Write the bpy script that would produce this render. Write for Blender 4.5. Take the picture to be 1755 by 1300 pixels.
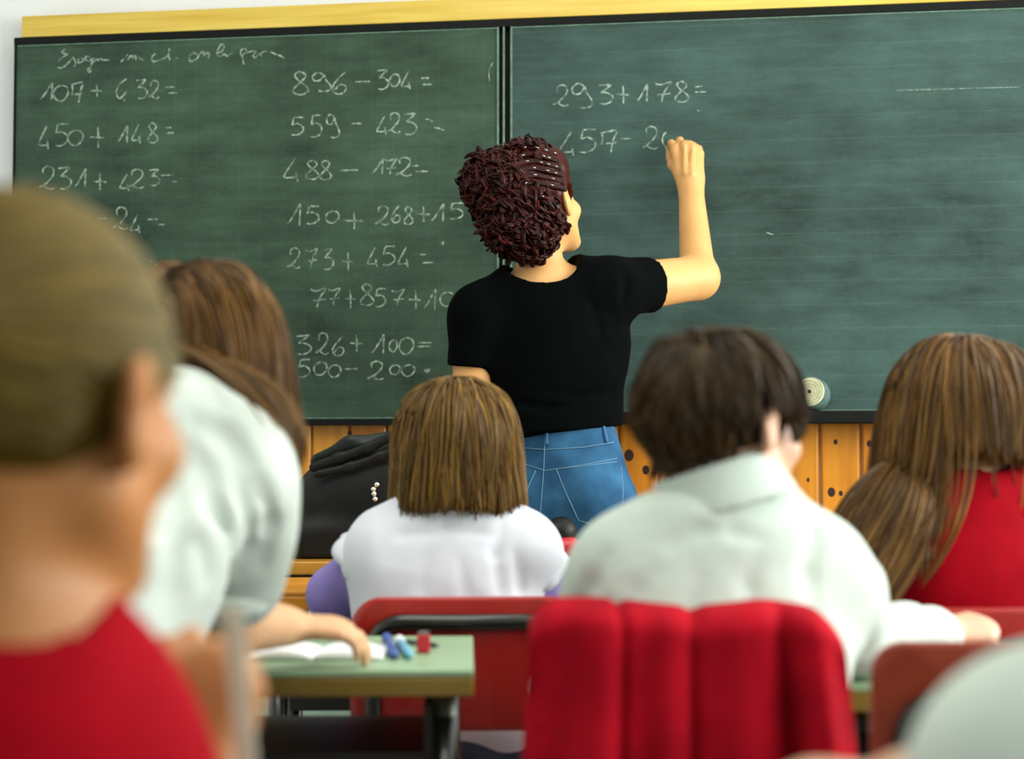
import bpy, math, random
import numpy as np
from mathutils import Vector, Matrix
random.seed(7); RNG = np.random.default_rng(7)
R_ = math.radians
for o in list(bpy.data.objects): bpy.data.objects.remove(o, do_unlink=True)
SC = bpy.context.scene
COL = SC.collection

# ------------------------------------------------------------------ camera
FPX = 3000.0; YAW = R_(8.6); PITCH = R_(2.73)
CAM = np.array([0.0, 0.0, 0.87])
FW = np.array([-math.sin(YAW)*math.cos(PITCH), math.cos(YAW)*math.cos(PITCH), math.sin(PITCH)])
RT = np.array([math.cos(YAW), math.sin(YAW), 0.0])
UPV = np.cross(RT, FW)
cam = bpy.data.cameras.new('camera'); camo = bpy.data.objects.new('camera', cam); COL.objects.link(camo)
cam.sensor_width = 36.0; cam.lens = FPX*36.0/1755.0; cam.clip_start = 0.05
m = Matrix(((RT[0], UPV[0], -FW[0], CAM[0]), (RT[1], UPV[1], -FW[1], CAM[1]), (RT[2], UPV[2], -FW[2], CAM[2]), (0, 0, 0, 1)))
camo.matrix_world = m
cam.dof.use_dof = True; cam.dof.focus_distance = 3.8; cam.dof.aperture_fstop = 3.3
SC.camera = camo

# ------------------------------------------------------------------ light, exposure
SC.view_settings.view_transform = 'Standard'; SC.view_settings.look = 'None'
SC.view_settings.gamma = 1.0; SC.view_settings.exposure = 0.14
SC.view_settings.use_curve_mapping = False
wld = bpy.data.worlds.new('world'); SC.world = wld; wld.use_nodes = True
wld.node_tree.nodes['Background'].inputs[0].default_value = (0.92, 1.0, 0.97, 1)
wld.node_tree.nodes['Background'].inputs[1].default_value = 0.44
def area(name, loc, rot, sx, sy, power, col):
    l = bpy.data.lights.new(name, 'AREA'); l.shape = 'RECTANGLE'; l.size = sx; l.size_y = sy
    l.energy = power; l.color = col
    o = bpy.data.objects.new(name, l); COL.objects.link(o); o.location = loc; o.rotation_euler = rot
    return o
WALL_Y = 4.55; WALL_R = 2.5; WALL_L = -3.6; CEIL = 3.0
WIN_Y = (0.1, 1.85, 3.6); WIN_W = 1.4; WIN_Z = (0.95, 2.55)
for wy, wp in zip(WIN_Y, (62, 118, 160)):   # daylight at the three windows of the right-hand wall
    area('window_daylight', (WALL_R+0.35, wy, 1.75), (0, R_(90), 0), 1.6, WIN_W, wp, (1.0, 0.985, 0.95))
area('ceiling_fill', (-0.6, 1.6, CEIL-0.12), (0, 0, 0), 1.6, 2.6, 42, (1.0, 0.97, 0.88))  # added overhead fill light, without any lamp fixture

# ------------------------------------------------------------------ helpers
def W(px, py, d):
    return CAM + d*(FW + RT*((px-877.5)/FPX) + UPV*((650.0-py)/FPX))
def onwall(px, py, y):
    r = FW + RT*((px-877.5)/FPX) + UPV*((650.0-py)/FPX)
    return CAM + r*((y-CAM[1])/r[1])
def V3(*a): return np.array(a, float)
def nrm(v): v = np.asarray(v, float); return v/max(np.linalg.norm(v), 1e-9)
def lin(c):
    if isinstance(c, str):
        c = tuple(int(c[i:i+2], 16)/255 for i in (0, 2, 4))
    return tuple(x/12.92 if x <= 0.04045 else ((x+0.055)/1.055)**2.4 for x in c)
def tag(o, label=None, cat=None, group=None, kind=None):
    if label: o['label'] = label
    if cat: o['category'] = cat
    if group: o['group'] = group
    if kind: o['kind'] = kind
    return o
def empty(name, loc, label, cat, rz=0, group=None):
    o = bpy.data.objects.new(name, None); COL.objects.link(o); o.location = loc; o.rotation_euler = (0, 0, rz)
    return tag(o, label, cat, group)
def mesh_obj(name, V, F, mat, parent=None, smooth=True, origin=None, mats=None, mi=None):
    V = np.asarray(V, float)
    if origin is None: origin = np.zeros(3)
    me = bpy.data.meshes.new(name)
    if isinstance(F, np.ndarray):
        n = len(F); k = F.shape[1]
        me.vertices.add(len(V)); me.vertices.foreach_set('co', (V-origin).astype(np.float32).ravel())
        me.loops.add(n*k); me.loops.foreach_set('vertex_index', F.astype(np.int32).ravel())
        me.polygons.add(n); me.polygons.foreach_set('loop_start', np.arange(0, n*k, k, dtype=np.int32))
        me.polygons.foreach_set('loop_total', np.full(n, k, dtype=np.int32))
        me.update(calc_edges=True)
    else:
        me.from_pydata([tuple(v) for v in V-origin], [], F); me.update()
    for mm in (mats or [mat]): me.materials.append(mm)
    if mi is not None: me.polygons.foreach_set('material_index', np.asarray(mi, np.int32))
    me.polygons.foreach_set('use_smooth', np.full(len(me.polygons), smooth, dtype=bool))
    o = bpy.data.objects.new(name, me); COL.objects.link(o)
    if parent is None: o.location = origin
    else: o.parent = parent
    return o
def mod(o, t, **kw):
    md = o.modifiers.new(t.lower(), t)
    for k, v in kw.items(): setattr(md, k, v)
    return md

# ---- hard-surface builder: collects boxes / tubes / panels into ONE mesh
class MB:
    def __init__(s): s.V = []; s.F = []
    def add(s, V, F):
        b = len(s.V); s.V += [tuple(v) for v in V]; s.F += [tuple(i+b for i in f) for f in F]; return s
    def box(s, c, h, M=None):
        V = [];
        for x in (-1, 1):
            for y in (-1, 1):
                for z in (-1, 1):
                    p = np.array([x*h[0], y*h[1], z*h[2]])
                    if M is not None: p = M @ p
                    V.append(p+np.asarray(c))
        return s.add(V, [(0, 1, 3, 2), (4, 6, 7, 5), (0, 4, 5, 1), (2, 3, 7, 6), (0, 2, 6, 4), (1, 5, 7, 3)])
    def tube(s, pts, r, n=10, cap=True):
        pts = [np.asarray(p, float) for p in pts]; rs = r if hasattr(r, '__len__') else [r]*len(pts)
        up = V3(0, 0, 1); V = []; F = []; prev = None
        for i, p in enumerate(pts):
            t = nrm(pts[min(i+1, len(pts)-1)]-pts[max(i-1, 0)])
            if prev is None:
                a = np.cross(t, up)
                if np.linalg.norm(a) < 1e-3: a = np.cross(t, V3(1, 0, 0))
            else: a = prev-t*np.dot(prev, t)
            a = nrm(a); b = np.cross(t, a); prev = a
            for k in range(n):
                an = 2*math.pi*k/n
                V.append(p+rs[i]*(a*math.cos(an)+b*math.sin(an)))
        for i in range(len(pts)-1):
            for k in range(n):
                k2 = (k+1) % n
                F.append((i*n+k, i*n+k2, (i+1)*n+k2, (i+1)*n+k))
        if cap: F.append(tuple(range(n-1, -1, -1))); F.append(tuple((len(pts)-1)*n+k for k in range(n)))
        return s.add(V, F)
    def build(s, name, mat, parent=None, smooth=False, bevel=0, origin=None, seg=2, **kw):
        o = mesh_obj(name, np.array(s.V), s.F, mat, parent, smooth, origin)
        if bevel: mod(o, 'BEVEL', width=bevel, segments=seg, limit_method='ANGLE'); 
        return o
def catmull(P, n=6):
    P = [np.asarray(p, float) for p in P]
    if len(P) < 3: 
        return [P[0]+(P[-1]-P[0])*t for t in np.linspace(0, 1, n)]
    Q = [2*P[0]-P[1]]+P+[2*P[-1]-P[-2]]; out = []
    for i in range(1, len(Q)-2):
        for t in np.linspace(0, 1, n, endpoint=False):
            a, b, c, d = Q[i-1], Q[i], Q[i+1], Q[i+2]
            out.append(0.5*((2*b)+(c-a)*t+(2*a-5*b+4*c-d)*t*t+(3*b-a-3*c+d)*t**3))
    out.append(P[-1]); return out
def arc_path(P, r, n=6):   # polyline with rounded corners
    P = [np.asarray(p, float) for p in P]; out = [P[0]]
    for i in range(1, len(P)-1):
        a = nrm(P[i-1]-P[i]); b = nrm(P[i+1]-P[i])
        for t in np.linspace(0, 1, n):
            out.append((1-t)**2*(P[i]+a*r)+2*t*(1-t)*P[i]+t*t*(P[i]+b*r))
    out.append(P[-1]); return out

# ------------------------------------------------------------------ materials
def nodes(name):
    mt = bpy.data.materials.new(name); mt.use_nodes = True
    nt = mt.node_tree; return mt, nt, nt.nodes['Principled BSDF']
def N(nt, t, **kw):
    n = nt.nodes.new(t)
    for k, v in kw.items(): setattr(n, k, v)
    return n
def noise_col(nt, b, c1, c2, scale=8, detail=4, stretch=(1, 1, 1), lo=0.35, hi=0.65, coord='Object'):
    tc = N(nt, 'ShaderNodeTexCoord'); mp = N(nt, 'ShaderNodeMapping'); mp.inputs['Scale'].default_value = stretch
    nz = N(nt, 'ShaderNodeTexNoise'); nz.inputs['Scale'].default_value = scale; nz.inputs['Detail'].default_value = detail
    cr = N(nt, 'ShaderNodeValToRGB'); cr.color_ramp.elements[0].position = lo; cr.color_ramp.elements[1].position = hi
    cr.color_ramp.elements[0].color = (*c1, 1); cr.color_ramp.elements[1].color = (*c2, 1)
    nt.links.new(tc.outputs[coord], mp.inputs[0]); nt.links.new(mp.outputs[0], nz.inputs['Vector'])
    nt.links.new(nz.outputs['Fac'], cr.inputs[0]); nt.links.new(cr.outputs[0], b.inputs['Base Color'])
    return tc, mp, nz, cr
def bump(nt, b, src, strength=0.2, dist=0.002):
    bp = N(nt, 'ShaderNodeBump'); bp.inputs['Strength'].default_value = strength; bp.inputs['Distance'].default_value = dist
    nt.links.new(src, bp.inputs['Height']); nt.links.new(bp.outputs[0], b.inputs['Normal'])
def plain(name, c, rough=0.5, metal=0.0, spec=0.5, var=0.06, scale=20, sheen=0.0, bmp=0.0, bscale=400, sss=0.0, coat=0.0):
    mt, nt, b = nodes(name); c = lin(c)
    c2 = tuple(min(1, x*(1+var)) for x in c); c1 = tuple(x*(1-var) for x in c)
    noise_col(nt, b, c1, c2, scale)
    b.inputs['Roughness'].default_value = rough; b.inputs['Metallic'].default_value = metal
    b.inputs['Specular IOR Level'].default_value = spec
    if sheen: b.inputs['Sheen Weight'].default_value = sheen
    if coat: b.inputs['Coat Weight'].default_value = coat
    if sss:
        b.inputs['Subsurface Weight'].default_value = sss; b.inputs['Subsurface Radius'].default_value = (0.012, 0.005, 0.003)
        b.inputs['Subsurface Scale'].default_value = 0.6
    if bmp:
        nz = N(nt, 'ShaderNodeTexNoise'); nz.inputs['Scale'].default_value = bscale
        tc = N(nt, 'ShaderNodeTexCoord'); nt.links.new(tc.outputs['Object'], nz.inputs['Vector']); bump(nt, b, nz.outputs['Fac'], bmp, 0.001)
    return mt
def wood(name, c1, c2, stretch=(1, 1, 0.12), scale=30, rough=0.4, coat=0.2):
    mt, nt, b = nodes(name)
    noise_col(nt, b, lin(c1), lin(c2), scale, 6, stretch, 0.3, 0.7)
    b.inputs['Roughness'].default_value = rough; b.inputs['Coat Weight'].default_value = coat
    return mt
def hair_mat(name, cols, rough=0.38, spec=0.5):
    mt, nt, b = nodes(name)
    g = N(nt, 'ShaderNodeNewGeometry'); cr = N(nt, 'ShaderNodeValToRGB')
    el = cr.color_ramp.elements
    while len(el) < len(cols): el.new(0.5)
    for i, c in enumerate(cols): el[i].position = i/(len(cols)-1); el[i].color = (*lin(c), 1)
    nt.links.new(g.outputs['Random Per Island'], cr.inputs[0]); nt.links.new(cr.outputs[0], b.inputs['Base Color'])
    b.inputs['Roughness'].default_value = rough; b.inputs['Specular IOR Level'].default_value = spec
    return mt
def skin_mat(name, c): return plain(name, c, 0.5, spec=0.35, var=0.05, scale=14, sss=0.12)

M = {}
M['wall'] = plain('wall_paint', 'f0f4f5', 0.8, var=0.02, scale=3)
M['ceil'] = plain('ceiling_paint', 'eeeeea', 0.9, var=0.02)
M['floor'] = plain('floor_tile', '8f938a', 0.35, var=0.12, scale=40)
M['strip'] = wood('yellow_wood', 'd0ac3a', 'e2ca60', (0.1, 1, 1.6), 30, 0.45)
M['frame'] = plain('black_frame', '080d0a', 0.6, spec=0.2)
M['edge'] = plain('pale_edge', '62806f', 0.6, var=0.25, scale=60)
M['desk_wood'] = wood('desk_wood', 'a06f1c', 'c08a2c', (0.15, 1, 1), 40)
M['orange_wood'] = wood('orange_wood', 'bf7a14', 'cf8d22', (1, 1, .15), 30)
M['green_top'] = plain('green_laminate', '8fae8a', 0.35, var=0.05)
M['olive_edge'] = wood('olive_edge', '6f5a1a', '866c22', (0.15, 1, 1), 40)
M['mint'] = plain('mint_laminate', 'a9c4b4', 0.5)
M['dark_metal'] = plain('dark_tube', '141814', 0.28, metal=0.3, coat=0.5)
M['steel'] = plain('steel', '8f9690', 0.3, metal=0.9)
M['dark_panel'] = plain('dark_panel', '1a1710', 0.5)
M['red_seat'] = plain('red_plywood', '9c150f', 0.35, var=0.05, coat=0.15)
M['redbrown'] = plain('redbrown_plywood', '8a2c08', 0.4, var=0.06, coat=0.1)
M['paper'] = plain('paper', 'eef0f2', 0.7, var=0.015)
M['black_cloth'] = plain('black_tee', '010404', 0.95, spec=0.06, sheen=0.0, var=0.2, scale=10, bmp=0.15)
M['white_cloth'] = plain('white_smock', 'd2d7e0', 0.85, spec=0.2, var=0.02, bmp=0.12)
M['mint_shirt'] = plain('pale_shirt', 'bccbc2', 0.85, spec=0.2, var=0.03, bmp=0.12)
M['blouse'] = plain('white_blouse', 'bcc8c0', 0.8, spec=0.25, var=0.02, bmp=0.1)
M['lavender'] = plain('lavender_knit', '8478b8', 0.85, spec=0.2, var=0.05, bmp=0.2)
M['red_cloth'] = plain('red_sweater', '8f0213', 0.9, spec=0.08, var=0.08, scale=25, sheen=0.0, bmp=0.25, bscale=300)
M['bag'] = plain('black_leather', '030605', 0.5, spec=0.3, var=0.3, scale=12, bmp=0.3, bscale=120)
M['bag_sheen'] = plain('black_leather_flap', '08140e', 0.45, spec=0.35, var=0.2, scale=12)  # flap leather with its lighter green sheen put into the colour
M['chrome'] = plain('chrome', 'e6e6e0', 0.15, metal=1.0)
M['felt'] = plain('felt_roll', 'cfd3ae', 0.9, var=0.12, scale=90)
M['felt_side'] = plain('felt_side', '4c6660', 0.9, var=0.2, scale=60)
M['felt_dark'] = plain('felt_seam', '9aa080', 0.9)
M['grey_trousers'] = plain('dark_trousers', '2a3040', 0.9)
M['shoe'] = plain('dark_shoe', '241d18', 0.5)
M['blue_plastic'] = plain('blue_plastic', '2d55a0', 0.35)
M['cyan_plastic'] = plain('cyan_plastic', '6fb4cf', 0.35)
M['red_plastic'] = plain('red_plastic', 'b3222c', 0.35)
M['ruler'] = plain('pale_ruler', 'c4cdb6', 0.5)
M['eyeball'] = plain('eyeball', 'f0ece6', 0.2, var=0.01)
M['iris'] = plain('iris', '3a2414', 0.2)
M['lips'] = plain('lips', 'b06a5c', 0.5)
M['chalk'] = plain('chalk_stick', 'f2f2ee', 0.9)
M['skin_t'] = skin_mat('skin_teacher', 'd3a064')
M['skin_k'] = skin_mat('skin_child', 'd9aa82')
M['skin_f'] = skin_mat('skin_girl', 'a56f3e')
M['skin_b'] = skin_mat('skin_boy', 'cba186')
M['scalp'] = plain('scalp_dark', '241a0c', 0.95, spec=0.05)
M['scalp_fair'] = plain('scalp_fair', '4a3a12', 0.95, spec=0.05)
M['hair_red'] = hair_mat('hair_dark_red', ['120303', '220604', '3a0b06', '180404', '4c1409'], 0.45, 0.2)
M['hair_boy'] = hair_mat('hair_brown', ['1c1204', '332308', '4c360e', '261a05'], 0.4, 0.3)
M['hair_bob'] = hair_mat('hair_light_brown', ['3e2a0c', '624515', '80601f', '4c340f', '9c762f'], 0.4, 0.35)
M['hair_long'] = hair_mat('hair_long_brown', ['35220a', '553a10', '745016', '432c0c', '946a24'], 0.4, 0.35)
M['hair_blouse'] = hair_mat('hair_chestnut', ['38240c', '5c3f14', '785420', '462f0e', '8e682c'], 0.4, 0.3)
M['hair_front'] = hair_mat('hair_dark_blonde', ['362a05', '4e3e08', '655212', '403205', '75621e'], 0.5, 0.12)

_b = M['hair_front'].node_tree.nodes['Principled BSDF']
_b.inputs['Sheen Weight'].default_value = .6; _b.inputs['Sheen Roughness'].default_value = .4; _b.inputs['Sheen Tint'].default_value = (.95, .92, .62, 1)

def denim():
    mt, nt, b = nodes('denim')
    tc, mp, nz, cr = noise_col(nt, b, lin('1a4263'), lin('34678d'), 14, 9, (1, 1, 1), 0.3, 0.75)
    b.inputs['Roughness'].default_value = 0.85; b.inputs['Specular IOR Level'].default_value = 0.2
    n2 = N(nt, 'ShaderNodeTexNoise'); n2.inputs['Scale'].default_value = 500; nt.links.new(tc.outputs['Object'], n2.inputs['Vector'])
    bump(nt, b, n2.outputs['Fac'], 0.25, 0.001); return mt
M['denim'] = denim()
M['stitch'] = plain('denim_stitch', '6d93ac', 0.8)
M['denim_seam'] = plain('denim_seam', '2b5f88', 0.85)

def chalkboard(name, base, dust, vertical):
    mt, nt, b = nodes(name); L = nt.links
    tc = N(nt, 'ShaderNodeTexCoord')
    def nz(scale, st, det=6):
        mp = N(nt, 'ShaderNodeMapping'); mp.inputs['Scale'].default_value = st; L.new(tc.outputs['Object'], mp.inputs[0])
        n = N(nt, 'ShaderNodeTexNoise'); n.inputs['Scale'].default_value = scale; n.inputs['Detail'].default_value = det
        n.inputs['Roughness'].default_value = 0.65
        L.new(mp.outputs[0], n.inputs['Vector']); return n.outputs['Fac']
    def mth(op, a, c):
        n = N(nt, 'ShaderNodeMath', operation=op)
        for i, v in enumerate((a, c)):
            if isinstance(v, (int, float)): n.inputs[i].default_value = v
            else: L.new(v, n.inputs[i])
        return n.outputs[0]
    a = nz(2.2, (1, 1, 1.3)); c = nz(14, (0.35, 1, 1.6), 8); e = nz(90, (1, 1, 1), 3)
    s = mth('ADD', mth('MULTIPLY', a, 0.62), mth('ADD', mth('MULTIPLY', c, 0.42), mth('MULTIPLY', e, 0.10)))
    cr = N(nt, 'ShaderNodeValToRGB'); L.new(s, cr.inputs[0])
    cr.color_ramp.elements[0].position = 0.38; cr.color_ramp.elements[1].position = 0.80
    cr.color_ramp.elements[0].color = (*lin(base), 1); cr.color_ramp.elements[1].color = (*lin(dust), 1)
    # faint ruled lines
    sx = N(nt, 'ShaderNodeSeparateXYZ'); L.new(tc.outputs['Object'], sx.inputs[0])
    def lines(sock, period, w):
        f = mth('FRACT', mth('DIVIDE', sock, period), 0)
        return mth('LESS_THAN', f, w/period)
    ln = lines(sx.outputs['Z'], 0.0605, 0.0016)
    if vertical: ln = mth('MAXIMUM', ln, lines(sx.outputs['X'], 0.0605, 0.0016))
    ln = mth('MULTIPLY', ln, mth('MULTIPLY', nz(5, (1, 1, 1), 5), 0.10 if vertical else 0.16))
    mx = N(nt, 'ShaderNodeMixRGB'); mx.inputs[2].default_value = (*lin('93aaa0'), 1)
    L.new(ln, mx.inputs[0]); L.new(cr.outputs[0], mx.inputs[1]); L.new(mx.outputs[0], b.inputs['Base Color'])
    b.inputs['Roughness'].default_value = 0.7; b.inputs['Specular IOR Level'].default_value = 0.3
    return mt
M['board_l'] = chalkboard('chalkboard_left', '15281a', '4d6a57', True)
M['board_r'] = chalkboard('chalkboard_right', '172924', '486660', False)
def chalk_mat():
    mt, nt, b = nodes('chalk_marks'); L = nt.links
    b.inputs['Base Color'].default_value = (*lin('a9bfb0'), 1); b.inputs['Roughness'].default_value = 0.95
    tr = N(nt, 'ShaderNodeBsdfTransparent'); mx = N(nt, 'ShaderNodeMixShader')
    tc = N(nt, 'ShaderNodeTexCoord'); nz = N(nt, 'ShaderNodeTexNoise'); nz.inputs['Scale'].default_value = 70; nz.inputs['Detail'].default_value = 5
    L.new(tc.outputs['Object'], nz.inputs['Vector'])
    cr = N(nt, 'ShaderNodeValToRGB'); cr.color_ramp.elements[0].position = 0.36; cr.color_ramp.elements[1].position = 0.62
    cr.color_ramp.elements[0].color = (0.16, 0.16, 0.16, 1); cr.color_ramp.elements[1].color = (0.85, 0.85, 0.85, 1)
    L.new(nz.outputs['Fac'], cr.inputs[0]); L.new(cr.outputs[0], mx.inputs[0])
    L.new(tr.outputs[0], mx.inputs[1]); L.new(b.outputs[0], mx.inputs[2])
    L.new(mx.outputs[0], nt.nodes['Material Output'].inputs['Surface']); return mt
M['chalkmark'] = chalk_mat()
def pane_mat():
    mt, nt, b = nodes('window_glass'); L = nt.links
    tr = N(nt, 'ShaderNodeBsdfTransparent'); mx = N(nt, 'ShaderNodeMixShader'); mx.inputs[0].default_value = 0.08
    b.inputs['Roughness'].default_value = 0.05; b.inputs['Base Color'].default_value = (0.8, 0.9, 0.9, 1)
    L.new(tr.outputs[0], mx.inputs[1]); L.new(b.outputs[0], mx.inputs[2]); L.new(mx.outputs[0], nt.nodes['Material Output'].inputs['Surface']); return mt
M['pane'] = pane_mat()
def pine():
    mt, nt, b = nodes('pine_planks'); L = nt.links
    g = N(nt, 'ShaderNodeNewGeometry'); cr = N(nt, 'ShaderNodeValToRGB')
    cr.color_ramp.elements[0].color = (*lin('cf7f12'), 1); cr.color_ramp.elements[1].color = (*lin('eaa42a'), 1)
    L.new(g.outputs['Random Per Island'], cr.inputs[0])
    tc, mp, nz, c2 = noise_col(nt, b, (0.55, 0.5, 0.45), (1, 1, 1), 28, 6, (1, 1, 0.07), 0.28, 0.62)
    mx = N(nt, 'ShaderNodeMixRGB', blend_type='MULTIPLY'); mx.inputs[0].default_value = 0.8
    L.new(cr.outputs[0], mx.inputs[1]); L.new(c2.outputs[0], mx.inputs[2]); L.new(mx.outputs[0], b.inputs['Base Color'])
    b.inputs['Roughness'].default_value = 0.4; b.inputs['Coat Weight'].default_value = 0.15; return mt
M['pine'] = pine()
M['knot'] = plain('pine_knot', '260b04', 0.6, var=0.2)

# ------------------------------------------------------------------ implicit-surface modeller
class SDF:
    def __init__(s): s.P = []; s.cuts = []; s.post = []
    def _a(s, f, lo, hi, k, op): s.P.append((f, np.asarray(lo), np.asarray(hi), k, op)); return s
    def cone(s, a, b, ra, rb, k=0.02, n=None, f=1.0, op='u', cap=False):
        a = np.asarray(a, float); b = np.asarray(b, float); ba = b-a
        if n is not None: n = nrm(n); g = 1.0/f-1.0; ba2 = ba+n*np.dot(ba, n)*g
        else: ba2 = ba
        L = max(float(np.dot(ba2, ba2)), 1e-12)
        def fn(X, Y, Z):
            x = X-a[0]; y = Y-a[1]; z = Z-a[2]
            if n is not None:
                t = (x*n[0]+y*n[1]+z*n[2])*g; x = x+n[0]*t; y = y+n[1]*t; z = z+n[2]*t
            h = np.clip((x*ba2[0]+y*ba2[1]+z*ba2[2])/L, 0, 1)
            d = np.sqrt((x-h*ba2[0])**2+(y-h*ba2[1])**2+(z-h*ba2[2])**2)-(ra+(rb-ra)*h)
            if cap: d = np.maximum(d, ((X-b[0])*ba[0]+(Y-b[1])*ba[1]+(Z-b[2])*ba[2])/math.sqrt(float(np.dot(ba, ba))))
            return d
        return s._a(fn, np.minimum(a-ra, b-rb), np.maximum(a+ra, b+rb), k, op)
    def chain(s, pts, rs, k=0.02, **kw):
        for i in range(len(pts)-1): s.cone(pts[i], pts[i+1], rs[i], rs[i+1], k, **kw)
        return s
    def ell(s, c, r, k=0.02, B=None, op='u'):
        c = np.asarray(c, float); r = np.asarray(r, float); B = np.eye(3) if B is None else np.array([nrm(v) for v in B])
        def fn(X, Y, Z):
            x = X-c[0]; y = Y-c[1]; z = Z-c[2]; k0 = 0; k1 = 0
            for i in range(3):
                q = (x*B[i][0]+y*B[i][1]+z*B[i][2]); k0 = k0+(q/r[i])**2; k1 = k1+(q/r[i]**2)**2
            k0 = np.sqrt(k0); k1 = np.sqrt(k1)+1e-9
            return k0*(k0-1)/k1
        R = r.max(); return s._a(fn, c-R, c+R, k, op)
    def box(s, c, h, rad, k=0.02, B=None, op='u'):
        c = np.asarray(c, float); h = np.asarray(h, float)-rad; B = np.eye(3) if B is None else np.array([nrm(v) for v in B])
        def fn(X, Y, Z):
            x = X-c[0]; y = Y-c[1]; z = Z-c[2]; o = 0; mx = None
            for i in range(3):
                q = np.abs(x*B[i][0]+y*B[i][1]+z*B[i][2])-h[i]
                o = o+np.maximum(q, 0)**2; mx = q if mx is None else np.maximum(mx, q)
            return np.sqrt(o)+np.minimum(mx, 0)-rad
        R = np.linalg.norm(h)+rad; return s._a(fn, c-R, c+R, k, op)
    def torus(s, c, ax, R, r, hs=1.0, k=0.01, op='u', e=None, ef=1.0):
        c = np.asarray(c, float); ax = nrm(ax)
        def fn(X, Y, Z):
            x = X-c[0]; y = Y-c[1]; z = Z-c[2]; t = x*ax[0]+y*ax[1]+z*ax[2]
            x = x-t*ax[0]; y = y-t*ax[1]; z = z-t*ax[2]
            if e is not None:
                q = (x*e[0]+y*e[1]+z*e[2])*(1/ef-1); x = x+e[0]*q; y = y+e[1]*q; z = z+e[2]*q
            return np.sqrt((np.sqrt(x*x+y*y+z*z)-R)**2+(t/hs)**2)-r
        Q = (R+r*max(1, hs))*max(1, ef); return s._a(fn, c-Q, c+Q, k, op)
    def cut(s, p, n, k=0.004): s.cuts.append((np.asarray(p, float), nrm(n), k)); return s
    def ev(s, X, Y, Z):
        D = np.full(np.broadcast(X, Y, Z).shape, 1.0)
        for f, lo, hi, k, op in s.P:
            d = f(X, Y, Z); D = s._op(D, d, k, op)
        return D
    @staticmethod
    def _op(D, d, k, op):
        if op == 'u':
            h = np.maximum(k-np.abs(D-d), 0)/k; return np.minimum(D, d)-h*h*k*0.25
        h = np.maximum(k-np.abs(D+d), 0)/k; return np.maximum(D, -d)+h*h*k*0.25
    def mesh(s, h=0.006, pad=0.03):
        u = [p for p in s.P if p[4] == 'u']
        lo = np.min([p[1] for p in u], 0)-pad; hi = np.max([p[2] for p in u], 0)+pad
        n = np.ceil((hi-lo)/h).astype(int)+1
        ax = [(lo[i]+h*np.arange(n[i])).astype(np.float32) for i in range(3)]
        D = np.full(n, 0.2, np.float32)
        for f, a, b, k, op in s.P:
            mg = k+4*h
            i0 = np.clip(np.floor((a-mg-lo)/h).astype(int), 0, n-1); i1 = np.clip(np.ceil((b+mg-lo)/h).astype(int)+1, 1, n)
            if np.any(i1 <= i0): continue
            sl = tuple(slice(i0[i], i1[i]) for i in range(3))
            X = ax[0][sl[0]][:, None, None]; Y = ax[1][sl[1]][None, :, None]; Z = ax[2][sl[2]][None, None, :]
            D[sl] = s._op(D[sl], f(X, Y, Z).astype(np.float32), k, op)
        X = ax[0][:, None, None]; Y = ax[1][None, :, None]; Z = ax[2][None, None, :]
        for g in s.post: D = D+g(X, Y, Z).astype(np.float32)
        for p, nn, k in s.cuts:
            d = ((X-p[0])*nn[0]+(Y-p[1])*nn[1]+(Z-p[2])*nn[2]).astype(np.float32)
            D = np.maximum(D, d)+(np.maximum(k-np.abs(D-d), 0)/k)**2*k*0.25
        D[0] = D[-1] = 0.2; D[:, 0] = D[:, -1] = 0.2; D[:, :, 0] = D[:, :, -1] = 0.2
        return nets(D, lo, h)
def nets(D, lo, h):
    sg = D < 0; nx, ny, nz = D.shape
    cnt = np.zeros((nx-1, ny-1, nz-1), np.uint8)
    for i in (0, 1):
        for j in (0, 1):
            for k in (0, 1): cnt += sg[i:nx-1+i, j:ny-1+j, k:nz-1+k]
    mk = (cnt > 0) & (cnt < 8); idx = np.argwhere(mk)
    gid = np.full(mk.shape, -1, np.int64); gid[mk] = np.arange(len(idx))
    acc = np.zeros((len(idx), 3)); num = np.zeros(len(idx))
    cs = [(i, j, k) for i in (0, 1) for j in (0, 1) for k in (0, 1)]
    for a in cs:
        for b in cs:
            if sum(b)-sum(a) == 1 and sum(abs(b[q]-a[q]) for q in range(3)) == 1:
                va = D[idx[:, 0]+a[0], idx[:, 1]+a[1], idx[:, 2]+a[2]]; vb = D[idx[:, 0]+b[0], idx[:, 1]+b[1], idx[:, 2]+b[2]]
                c = (va < 0) != (vb < 0); t = np.where(c, va/np.where(c, va-vb, 1), 0)
                acc += np.where(c[:, None], np.array(a)+np.outer(t, np.array(b)-np.array(a)), 0); num += c
    V = lo+h*(idx+acc/num[:, None]); F = []
    for axis in range(3):
        s1 = np.take(sg, np.arange(D.shape[axis]-1), axis); s2 = np.take(sg, np.arange(1, D.shape[axis]), axis)
        e = np.argwhere(s1 != s2); u, v = (axis+1) % 3, (axis+2) % 3
        e = e[(e[:, u] > 0) & (e[:, v] > 0) & (e[:, u] < D.shape[u]-1) & (e[:, v] < D.shape[v]-1)]
        def q(du, dv):
            w = e.copy(); w[:, u] += du; w[:, v] += dv; return gid[w[:, 0], w[:, 1], w[:, 2]]
        Q = np.stack([q(-1, -1), q(0, -1), q(0, 0), q(-1, 0)], 1)
        fl = s2[e[:, 0], e[:, 1], e[:, 2]]
        Q[fl] = Q[fl][:, ::-1]; F.append(Q)
    F = np.concatenate(F); F = F[(F >= 0).all(1)]
    return V, F
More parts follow.
